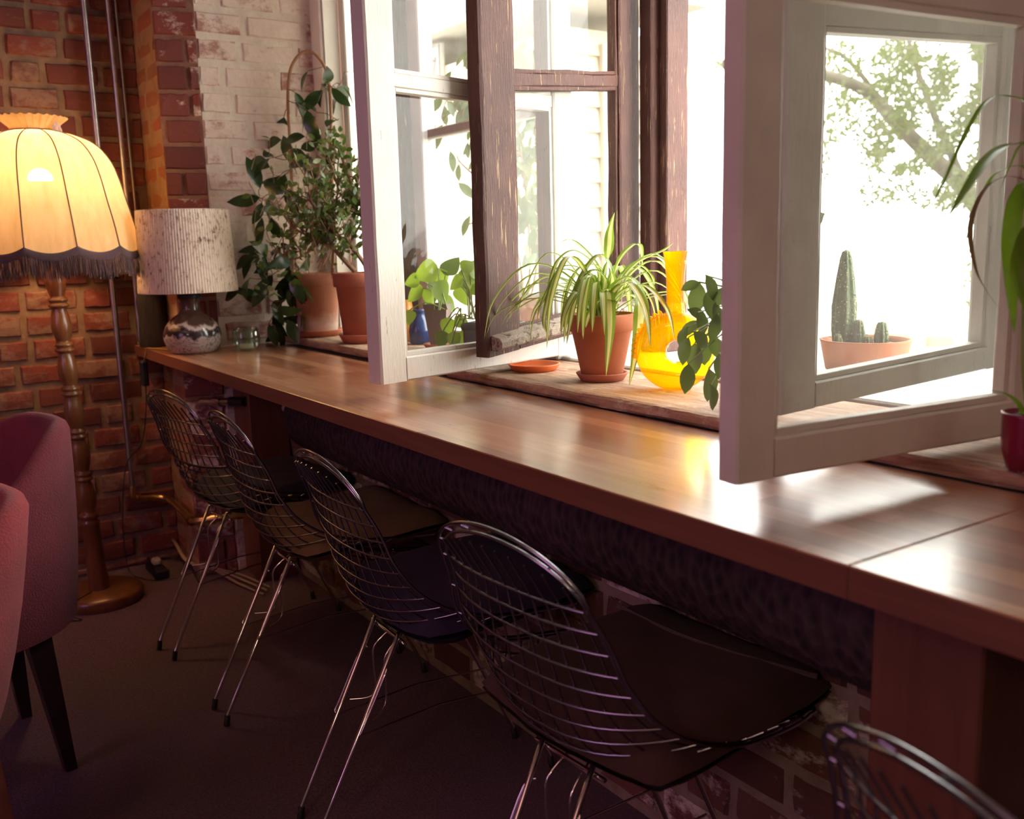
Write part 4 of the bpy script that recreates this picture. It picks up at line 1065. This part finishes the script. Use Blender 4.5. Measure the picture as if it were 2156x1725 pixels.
for x, y, L in ((932, 262, .10), (918, 262, .06), (905, 268, .05), (948, 318, .07), (965, 385, .07), (990, 455, .07), (966, 345, .06), (985, 300, .05), (1000, 135, .06), (975, 120, .06), (990, 170, .05), (985, 60, .05), (950, 150, .05)): fl_(x, y, L)
for cx, cy_, sx, sy, n in ((975, 215, 34, 22, 26), (1005, 250, 22, 22, 14), (1098, 110, 36, 36, 34), (1110, 230, 38, 42, 46), (1108, 330, 36, 46, 46), (1120, 430, 30, 50, 34), (1010, 300, 24, 26, 12), (1000, 120, 20, 26, 10), (1120, 520, 26, 40, 14)):
    for i in range(n): fl_(R.gauss(cx, sx*.6), R.gauss(cy_, sy*.6), R.uniform(.035, .065))
ml.merge(ms, 1); ml.build('foliage', [M['leaf_ficus'], M['stem']], pf)
M['orange'] = simple('orange_glazed_dish', (.62, .13, .03), .5)
sc0 = at(1125, 765, 2.28); m = MB(); saucer(m, (sc0.x, sc0.y), .062, SZ+.001, .016); tag(m.build('plant_saucer', M['orange']), 'empty orange plant saucer under the swung white sash', 'saucer')

# -- spider plant
PS = Vector((-1.612, 1.322, 0))
ps_ = thing('spider_plant', (PS.x, PS.y, SZ), 'spider plant with striped arching leaves in terracotta pot beside the yellow vase', 'plant')
m = MB(); pot(m, PS, .045, .072, SZ+.008, .986, .038, .005); m.build('pot', M['terracotta'], ps_)
m = MB(); saucer(m, PS, .057, SZ+.001, .017); m.build('saucer', M['terra_dark'], ps_)
soil('soil', PS, .063, .967, ps_)
R = random.Random(31); ml = MB(); Pc = Vector((PS.x, PS.y, .968))
def slf(tips, w, seed=0):
    w *= 1.3
    P_ = cr(tips, 5); n = len(P_)
    ml.strap(P_, [w*(.55+.45*min(1, k/(n*.3)))*(1 if k < n*.6 else max(.04, 1-((k/(n-1)-.6)/.4)**1.5)) for k in range(n)], None, .30, (0, 1, 1, 0))
Dp = 2.03
def sp(pxs, w, d0=0.0, d1=0.0): slf([Pc+Vector((R.uniform(-.015, .015), R.uniform(-.015, .015), 0))]+[at(x, y, Dp+d0+(d1-d0)*i/max(1, len(pxs)-1)) for i, (x, y) in enumerate(pxs)], w)
sp([(1278, 560), (1285, 490), (1294, 448)], .0085); sp([(1290, 600), (1270, 540), (1240, 560), (1205, 630), (1190, 700)], .009, -.02, -.05)
sp([(1275, 600), (1252, 570), (1222, 600), (1205, 660), (1193, 725)], .0085, -.03, -.06); sp([(1272, 620), (1280, 618), (1284, 700), (1276, 792)], .010, -.06, -.085)
sp([(1300, 600), (1330, 590), (1350, 650), (1340, 740), (1325, 812)], .0125, -.05, -.075); sp([(1290, 640), (1262, 635), (1240, 665), (1233, 690)], .0085, -.06, -.08)
sp([(1300, 560), (1330, 520), (1348, 520), (1352, 560)], .008, .02, .05); sp([(1310, 580), (1360, 545), (1395, 530), (1418, 512)], .0075, .0, .06)
sp([(1262, 580), (1215, 530), (1180, 545), (1160, 590), (1152, 650)], .0065, .0, -.02); sp([(1260, 570), (1210, 510), (1180, 510)], .006, .05, .12)
sp([(1255, 590), (1200, 560), (1170, 580), (1152, 640), (1146, 690), (1165, 720)], .0055, -.02, -.04); sp([(1310, 600), (1345, 600), (1372, 640), (1382, 690)], .007, .03, .06)
sp([(1300, 590), (1342, 560), (1370, 580), (1378, 600)], .007, .03, .06); sp([(1270, 575), (1230, 560), (1200, 600), (1180, 680)], .007, .03, .02)
for i in range(40):
    a = R.uniform(0, 2*PI); L = R.uniform(.13, .26); h = R.uniform(.05, .15); o = Vector((math.cos(a), math.sin(a), 0))
    st = Pc+o*R.uniform(0, .02); slf([st, st+o*L*.25+Vector((0, 0, h*.75)), st+o*L*.6+Vector((0, 0, h)), st+o*L*.9+Vector((0, 0, h*.45)), st+o*L+Vector((0, 0, h*.1-.05*R.random()))], R.uniform(.0045, .0075))
ml.build('foliage', [M['stripe_green'], M['stripe_cream']], ps_)

# -- amber ring vase
VC = Vector((-1.408, 1.345, SZ)); 
vs_ = thing('glass_vase', VC, 'amber yellow glass vase with ring shaped body and tall neck on the sill', 'vase')
def m_amber():
    t = NT('amber_glass'); lw = t.n('ShaderNodeLayerWeight', {'Blend': .4}); n1 = t.noise(t.coords(), 130, 2, .5)
    tint = t.ramp(lw, 'Facing', [(0, (1.0, .80, .05)), (.5, (1.0, .65, .015)), (1, (.78, .28, .003))])
    b = t.bump(t.ramp(n1, 'Fac', [(.66, (0, 0, 0)), (.72, (1, 1, 1))]), 'Color', .5, .003)
    tp = t.n('ShaderNodeBsdfTransparent', {'Color': (tint, 'Color')}); tl_ = t.n('ShaderNodeBsdfTranslucent', {'Color': (1, .66, .02, 1)})
    gl = t.n('ShaderNodeBsdfGlossy', {'Color': (1, .95, .8, 1), 'Roughness': .06, 'Normal': (b, 'Normal')})
    a = t.n('ShaderNodeMixShader', {0: .24, 1: (tp, 0), 2: (tl_, 0)})
    fr = t.n('ShaderNodeFresnel', {'IOR': 1.45, 'Normal': (b, 'Normal')}); gb = t.n('ShaderNodeNewGeometry')
    fr = t.n('ShaderNodeMath', {0: (fr, 0), 1: (t.n('ShaderNodeMath', {0: 1.0, 1: (gb, 'Backfacing')}, operation='SUBTRACT'), 0)}, operation='MULTIPLY')
    return t.done(t.n('ShaderNodeMixShader', {0: (t.n('ShaderNodeMath', {0: (fr, 0), 1: .7}, operation='MULTIPLY'), 0), 1: (a, 0), 2: (gl, 0)}))
M['amber'] = m_amber()
ax = Vector((.68, -.73, 0)); sd = Vector((.73, .68, 0)); zc = .078
m = MB(); NU, NV = 56, 24
def tor(a, b):
    th = 2*PI*a; ph = 2*PI*b
    Rr, r1, r2 = .0505, .0295, .033
    ex = .006*math.cos(th-PI)           # hole sits a little left of centre
    rad = Rr+r1*math.cos(ph)+(-ex*.8 if math.cos(ph) < 0 else 0)
    p = sd*(rad*math.cos(th)) + Vector((0, 0, 1))*(zc+rad*math.sin(th)*1.0) + ax*(r2*math.sin(ph))
    p.z = max(p.z, .0012)
    return VC+p
m.grid(tor, NU, NV); m.build('body', M['amber'], vs_)
m = MB(); np_ = cr([(.024, 0, .138), (.0195, 0, .152), (.0175, 0, .175), (.0175, 0, .21), (.020, 0, .245), (.0235, 0, .270), (.0255, 0, .277)], 4)
m.lathe([(p.x, p.z) for p in np_]+[(.0235, .277), (.018, .25), (.0155, .21), (.0155, .175)], VC, 32, capb=False); m.build('neck', M['amber'], vs_)
m = MB()
for k in range(11):
    th = math.radians(112+k*7.5); c = VC+sd*(.0805*math.cos(th))+Vector((0, 0, zc+.0805*math.sin(th))); d = sd*math.cos(th)+Vector((0, 0, math.sin(th)))
    m.tube([c-d*.004, c+d*.003, c+d*.009], [.0058, .0052, .001], 8)
m.build('comb', M['amber'], vs_)

# -- leafy trailing plant partly hidden by the right sash
PT = Vector((-1.165, 1.325, 0)); DT = 1.56
pt_ = thing('trailing_plant', (PT.x, PT.y, SZ), 'oval leaved trailing plant spilling beside the yellow vase, its pot hidden by the right sash', 'plant')
m = MB(); pot(m, PT, .034, .048, SZ+.001, .935, .025, .004); m.build('pot', M['terra_dark'], pt_); soil('soil', PT, .042, .925, pt_)
R = random.Random(77); ml = MB(); ms = MB(); root = Vector((PT.x, PT.y, .93))
lv = [(1468, 628, 58, 100), (1500, 606, 50, 60), (1496, 640, 50, 80), (1512, 625, 44, 120), (1455, 600, 36, 160), (1452, 690, 46, 150), (1480, 682, 46, 60), (1506, 690, 48, 100), (1440, 738, 50, 110), (1462, 752, 54, 95), (1484, 742, 50, 80), (1508, 730, 46, 70), (1448, 796, 52, 95), (1478, 716, 46, 40), (1497, 812, 62, 80), (1504, 838, 50, 70), (1470, 660, 40, 20), (1436, 708, 36, 120), (1512, 662, 42, 70), (1516, 770, 44, 90)]
for x, y, L, an in lv:
    D = DT+R.uniform(-.05, .06); a = math.radians(an); d = _r*math.cos(a)-_u*math.sin(a)+_fw*R.uniform(-.4, .4); Lm = L*1.2*D/2010
    b = at(x, y, D)-d.normalized()*Lm*.5; ml.leaf(b, d, -_fw+Vector((0, 0, .5))+rdir(R)*.6, Lm, Lm*.56, .25, 'oval', 0, .18, 6)
    ms.tube(cr([root, root+Vector((-.02, -.01, .05)), (root+b)/2+Vector((0, 0, .05)), b], 4), .0014, 5)
for x, y, L, an in ((1668, 392, 70, 70), (1702, 398, 70, 110), (1694, 372, 60, -80), (1665, 330, 110, 150), (1700, 470, 90, 150), (1660, 620, 90, 130), (1690, 640, 70, 60), (1700, 600, 60, 90), (1655, 560, 60, 120), (1680, 690, 50, 80)):
    D = 1.62+R.uniform(-.03, .05); a = math.radians(an); d = _r*math.cos(a)-_u*math.sin(a)+_fw*R.uniform(-.2, .2); Lm = L*D/2010
    b = at(x, y, D)-d.normalized()*Lm*.5; ml.leaf(b, d, -_fw+rdir(R)*.5, Lm, Lm*.5, .25, 'oval', 0, .15, 6)
    ms.tube(cr([root, root+Vector((.02, .0, .12)), (root+b)/2+Vector((.02, 0, .06)), b], 4), .0014, 5)
ml.merge(ms, 1); ml.build('foliage', [M['leaf_trail'], M['green_stem']], pt_)

# -- cactus dish on the outer ledge
PC = Vector((-1.288, 1.795, 0)); ZC = .848
pc_ = thing('cactus_dish', (PC.x, PC.y, ZC), 'low terracotta bowl of cacti seen through the right panes', 'plant')
m = MB(); m.lathe([(.078, ZC+.001), (.082, ZC+.004), (.094, ZC+.064), (.096, ZC+.068), (.089, ZC+.068), (.086, ZC+.056)], (PC.x, PC.y, 0), 48); m.build('bowl', M['terracotta'], pc_)
soil('soil', PC, .087, ZC+.057, pc_)
def m_cactus():
    t = NT('cactus_skin'); n1 = t.noise(t.coords(), 45, 4, .7); n2 = t.n('ShaderNodeTexVoronoi', {'Vector': (t.coords(), 0), 'Scale': 130.0})
    c = t.ramp(n1, 'Fac', [(.3, (.045, .075, .035)), (.7, (.12, .15, .07))]); mk = t.ramp(n2, 'Distance', [(.12, (1, 1, 1)), (.25, (0, 0, 0))])
    return t.done(t.bsdf((t.mix((mk, 'Color'), (c, 'Color'), (.45, .38, .22)), 2), .7, 0, t.bump(n2, 'Distance', .5, .004)))
M['cactus'] = m_cactus()
def cactus(x, y, h, r, top=.5):
    m = MB(); m.lathe([(r*.85, 0), (r, h*.15), (r*1.02, h*.4), (r*(1+top)/2, h*.7), (r*top, h*.92), (r*top*.7, h*.98), (.001, h)], (x, y, ZC+.055), 60, fn=lambda rr, z, a, i: (rr*(1+.09*math.cos(a*8)), z))
    R = random.Random(int(h*1000))
    for k in range(int(h*700)):
        a = 2*PI*(int(R.random()*8)/8)+R.uniform(-.05, .05); f = R.random()*.93; rr = r*1.07*(1 if f < .4 else 1-(f-.4)/.6*(1-top)); p = Vector((x+math.cos(a)*rr, y+math.sin(a)*rr, ZC+.055+h*f))
        m.tube([p, p+Vector((math.cos(a), math.sin(a), R.uniform(-.4, .6)))*.006], [.0006, .0002], 3, cap=False)
    m.build('cactus', M['cactus'], pc_)
b = at(1765, 715, 2.03); cactus(-1.335, 1.782, .205, .0245, .46)
cactus(-1.302, 1.79, .055, .013, .6); cactus(-1.252, 1.80, .052, .014, .65); cactus(-1.268, 1.775, .022, .010, .7); cactus(-1.322, 1.745, .026, .010, .6)

# -- strap leaved plant in the small red pot
PR = at(2168, 930, 1.205); PR = Vector((PR.x, PR.y, 0))
pr2 = thing('red_pot_plant', (PR.x, PR.y, SZ), 'strap leaved plant in a small glossy crimson pot at the right edge', 'plant')
M['crimson'] = simple('crimson_glaze', (.20, .008, .035), .22)
zt = at(2113, 868, 1.205).z
m = MB(); m.lathe([(.022, SZ+.001), (.025, SZ+.003), (.033, SZ+.03), (.0335, zt-.004), (.0345, zt), (.031, zt), (.030, zt-.01)], (PR.x, PR.y, 0), 40); m.build('pot', M['crimson'], pr2); soil('soil', PR, .030, zt-.006, pr2)
ml = MB(); ms = MB(); crown = at(2185, 390, 1.2)
ms.tube(cr([Vector((PR.x, PR.y, zt-.008)), at(2160, 760, 1.2), at(2166, 560, 1.2), crown], 5), .006, 8)
def stp(pxs, w, d0, d1, mi=0, start=True):
    P_ = ([crown] if start else [])+[at(x, y, 1.2+d0+(d1-d0)*i/(len(pxs)-1)) for i, (x, y) in enumerate(pxs)]; c = cr(P_, 5); n = len(c)
    ml.strap(c, [w*(.5+.5*min(1, k/(n*.35)))*(1 if k < n*.55 else max(.05, 1-((k/(n-1)-.55)/.45)**1.7)) for k in range(n)], None, .25, (mi,)*4)
stp([(2172, 235), (2120, 203), (2075, 216), (2030, 288), (1985, 388), (1932, 484)], .0036, 0, -.1)
stp([(2172, 312), (2120, 308), (2075, 342), (2035, 398), (1992, 464)], .0088, -.02, -.12)
stp([(2180, 300), (2150, 308), (2128, 350), (2106, 398)], .0088, .03, .06)
stp([(2150, 350), (2100, 365), (2078, 392), (2066, 415)], .0042, .06, .1)
stp([(2120, 372), (2070, 405), (2043, 480), (2052, 562), (2076, 612), (2114, 664)], .0036, .05, .02, 1)
stp([(2160, 388), (2140, 430), (2128, 520), (2130, 620), (2136, 702)], .0108, -.03, -.06)
stp([(2190, 450), (2160, 500), (2142, 580), (2158, 660)], .0095, -.06, -.1)
stp([(2200, 420), (2190, 480), (2176, 580), (2170, 720)], .0105, -.02, -.08)
stp([(2250, 330), (2300, 360), (2340, 450)], .009, 0, -.05); stp([(2220, 300), (2280, 280), (2350, 330)], .009, .05, .1); stp([(2190, 260), (2210, 180), (2260, 160)], .008, 0, .08)
stp([(2152, 872), (2144, 850), (2112, 829), (2060, 820), (2008, 824)], .0045, 0, -.08, 0, False)
ml.build('foliage', [M['leaf_strap'], M['leaf_dry']], pr2); ms.build('stem', M['green_stem'], pr2)
sc1 = at(2143, 974, 1.19); zz_ = SZ+.002
m = MB(); q = Vector((sc1.x+.012, sc1.y, zz_)); m.grid(lambda a, b: q+Vector((.0095*(2*a-1)*math.sqrt(max(.02, 1-(2*b-1)**2)), .014*(2*b-1), .0012+.003*((2*a-1)**2+(2*b-1)**2))), 8, 10)
m.tube([q+Vector((.0, .012, .004)), q+Vector((.01, .05, .010)), q+Vector((.02, .1, .004))], .0016, 6)
tag(m.build('teaspoon', M['chrome']), 'small shiny teaspoon lying on the sill beside the crimson pot', 'spoon')

# ------------------------------------------------------------------ outside
M['ground'] = simple('pale_paving', (.34, .32, .28), .9, 0, 3, .1)
m = MB(); m.box((-45, 2.2, -.62), (25, 60, -.5)); tag(m.build('ground', M['ground']), 'pale sunlit paving outside the windows', 'ground', kind='structure')
XH = -4.1
bl = thing('house', (XH-1, 3.3, -.5), 'pale boarded wing of a house across the yard, beyond the brown sash', 'house')
M['siding'] = simple('cream_boarding', (.42, .37, .28), .8, 0, 2, .08)
hd = ray(1290, 96); zt_ = 1.143+hd.z*(XH/hd.x)
y0h, y1h = 2.95, 3.72; m = MB(); z = -.5
while z < zt_-.05:
    m.add([(XH, y0h, z), (XH, y1h, z), (XH-.02, y1h, z+.13), (XH-.02, y0h, z+.13), (XH-.02, y0h, z), (XH-.02, y1h, z)], [(0, 1, 2, 3), (4, 5, 1, 0)]); z += .13
m.box((XH-2.5, y0h, -.5), (XH-.021, y1h, zt_)); m.build('wall', M['siding'], bl)
M['batten'] = simple('pale_batten', (.48, .44, .36), .8)
for y in (y0h+.04, 3.16, 3.40, y1h-.03):
    m = MB(); m.box((XH-.01, y-.03, -.5), (XH+.025, y+.03, zt_)); m.build('batten', M['batten'], bl)
m = MB(); m.box((XH-2.6, y0h-.1, zt_+.16), (XH+.35, y1h+.1, zt_+.22)); m.build('eave', simple('grey_eave', (.3, .27, .22), .8), bl)
sg = MB(); s0 = aty(914, 160, 2.93); X_, Z_ = s0.x, s0.z
sgn = thing('house_sign', (X_, 2.925, Z_-.17), 'small framed pale plaque with a grey digit on the house, seen through the far panes', 'sign')
sg.box((X_-.10, 2.920, Z_-.17), (X_+.10, 2.948, Z_+.17), .004); sg.build('plate', simple('pale_plate', (.40, .38, .34), .7), sgn)
M['digit'] = simple('grey_digit', (.13, .12, .11), .7)
dg = MB()
for a_, b_ in (((-.095, -.165), (-.08, .165)), ((.08, -.165), (.095, .165)), ((-.08, .15), (.08, .165)), ((-.08, -.165), (.08, -.15))): dg.box((X_+a_[0], 2.912, Z_+a_[1]), (X_+b_[0], 2.922, Z_+b_[1]))
dg.build('rim', M['digit'], sgn)
dg = MB(); dg.box((X_-.045, 2.914, Z_+.075), (X_+.05, 2.921, Z_+.10))
dg.add([(X_+.05, y, Z_+.08) for y in (2.914, 2.921)]+[(X_+.022, y, Z_+.08) for y in (2.914, 2.921)]+[(X_-.035, y, Z_-.09) for y in (2.914, 2.921)]+[(X_-.008, y, Z_-.09) for y in (2.914, 2.921)], [(0, 2, 4, 6), (1, 7, 5, 3), (0, 6, 7, 1), (2, 3, 5, 4), (4, 5, 7, 6), (0, 1, 3, 2)])
dg.build('digit', M['digit'], sgn)
fn_ = thing('fence', (-2.8, 4.6, -.5), 'low pale fence in the yard beyond the cacti', 'fence')
fa, fb_ = aty(1850, 700, 4.6), aty(2250, 690, 4.6); zf = fa.z
m = MB(); m.box((fa.x, 4.6, zf-.06), (fb_.x, 4.64, zf)); m.box((fa.x, 4.6, zf-.30), (fb_.x, 4.63, zf-.10)); m.box((fa.x, 4.6, -.4), (fb_.x, 4.63, zf-.34)); m.build('board', simple('pale_fence_board', (.42, .36, .27), .8), fn_)
for k in range(5):
    x = fa.x+(fb_.x-fa.x)*k/4; m = MB(); m.box((x-.04, 4.56, -.5), (x+.04, 4.6, zf+.05)); m.build('post', simple('fence_post_paint', (.46, .42, .34), .8) if k == 0 else bpy.data.materials['fence_post_paint'], fn_)
def tree(label, seed, limbs, clouds, D, L, base):
    R = random.Random(seed); ms = MB(); ml = MB()
    t_ = thing('tree', base, label, 'tree', 'trees in the yard')
    for T, r in limbs:
        c = cr([at(x, y, d) for x, y, d in T], 4); ms.tube(c, [r*(1-.65*k/(len(c)-1)) for k in range(len(c))], 7)
    for cx, cy_, sx, sy, n in clouds:
        for i in range(n):
            x, y = cx+sx*R.uniform(-1, 1), cy_+sy*R.uniform(-1, 1)
            if noise.noise(Vector((x*.016, y*.016, seed))) + .45*noise.noise(Vector((x*.05, y*.05, seed))) < -.16: continue
            b = at(x, y, D+R.uniform(-.9, .9)); ml.leaf(b, rdir(R)+Vector((0, 0, -.2)), rdir(R), L*R.uniform(.7, 1.3), L*.5, .2, 'oval', 0, .1, 3)
    ms.build('trunk', M['bark'], t_); ml.build('foliage', M['leaf_tree'], t_)
M['bark'] = simple('tree_bark', (.10, .085, .06), .9, 0, 6, .3)
g1 = at(2185, 1100, 9); g2 = at(2330, 1050, 7.5)
tree('big leafy tree whose slanting bough crosses the right panes', 3, [([(2185, 900, 8.6), (2120, 560, 8.5), (2040, 410, 8.5), (1960, 330, 8.4), (1890, 262, 8.3), (1820, 190, 8.2), (1700, 150, 7.6), (1525, 135, 7.0)], .10), ([(2040, 410, 8.5), (1950, 200, 8.6), (1900, 40, 8.6)], .045), ([(2120, 560, 8.5), (2075, 300, 8.6), (2062, 60, 8.7)], .07), ([(1890, 262, 8.3), (1790, 130, 8.2), (1730, 100, 8.2)], .03)],
     [(1830, 230, 100, 140, 2000), (1960, 190, 120, 160, 3600), (2080, 230, 110, 210, 4800), (1930, 370, 120, 60, 900), (2100, 520, 70, 120, 800), (1516, 132, 12, 20, 40)], 8.4, .058, (g1.x, g1.y, -.5))
tree('darker leafy tree rising at the right edge of the right panes', 9, [([(2330, 900, 7.6), (2300, 500, 7.6), (2240, 200, 7.6), (2215, 40, 7.6)], .12)], [(2230, 200, 110, 260, 1500), (2140, 120, 60, 110, 500)], 7.6, .08, (g2.x, g2.y, -.5))

# ------------------------------------------------------------------ light
wd = bpy.data.worlds.new('overcast_daylight'); S.world = wd; wd.use_nodes = True
bg = wd.node_tree.nodes['Background']; bg.inputs['Color'].default_value = (1, .97, .91, 1); bg.inputs['Strength'].default_value = SKY
def area(name, loc, rot, sx, sy, power, col, portal=False):
    l = bpy.data.lights.new(name, 'AREA'); l.shape = 'RECTANGLE'; l.size = sx; l.size_y = sy; l.energy = power; l.color = col
    l.cycles.is_portal = portal
    o = bpy.data.objects.new(name, l); COL.objects.link(o); o.location = loc; o.rotation_euler = rot
    return o
sl = bpy.data.lights.new('hazy_sun', 'SUN'); sl.energy = SUN; sl.angle = math.radians(70); sl.color = (1, .955, .86)
so = bpy.data.objects.new('hazy_sun', sl); COL.objects.link(so); so.location = (6, 8, 8)
so.rotation_euler = Vector((.80, .48, .46)).to_track_quat('Z', 'Y').to_euler()
area('window_portal_near', (-.65, 2.04, 1.56), (-PI/2, 0, 0), 2.75, 1.5, 0, (1, 1, 1), True)
area('window_portal_far', (-2.75, 2.04, 1.56), (-PI/2, 0, 0), 1.2, 1.5, 0, (1, 1, 1), True)
area('overhead_fill', (-.6, -1.3, 2.72), (0, 0, 0), 2.4, 1.4, FILL, (1, .46, .40))  # unseen fill light added overhead to lift the dark room
area('rear_fill', (-1.3, -2.45, 1.6), (math.radians(82), 0, 0), 1.2, 1.3, REAR, (.72, .30, .70))  # added magenta fill from behind for floor and chair wires; the wall has no window
area('warm_fill', (.9, -1.9, 2.2), (math.radians(50), 0, math.radians(15)), .5, .5, WARM, (1, .76, .52))  # unseen warm light added behind the viewer, warms right sash and chrome
S.view_settings.view_transform = 'Standard'; S.view_settings.look = 'None'; S.view_settings.gamma = 1; S.view_settings.use_curve_mapping = False
S.view_settings.exposure = EXPO
cy = S.cycles
cy.max_bounces = 8; cy.diffuse_bounces = 4; cy.glossy_bounces = 4; cy.transmission_bounces = 6; cy.transparent_max_bounces = 24
cy.caustics_reflective = False; cy.caustics_refractive = False; cy.sample_clamp_indirect = 6.0
cy.use_denoising = True
cy.adaptive_threshold = .02
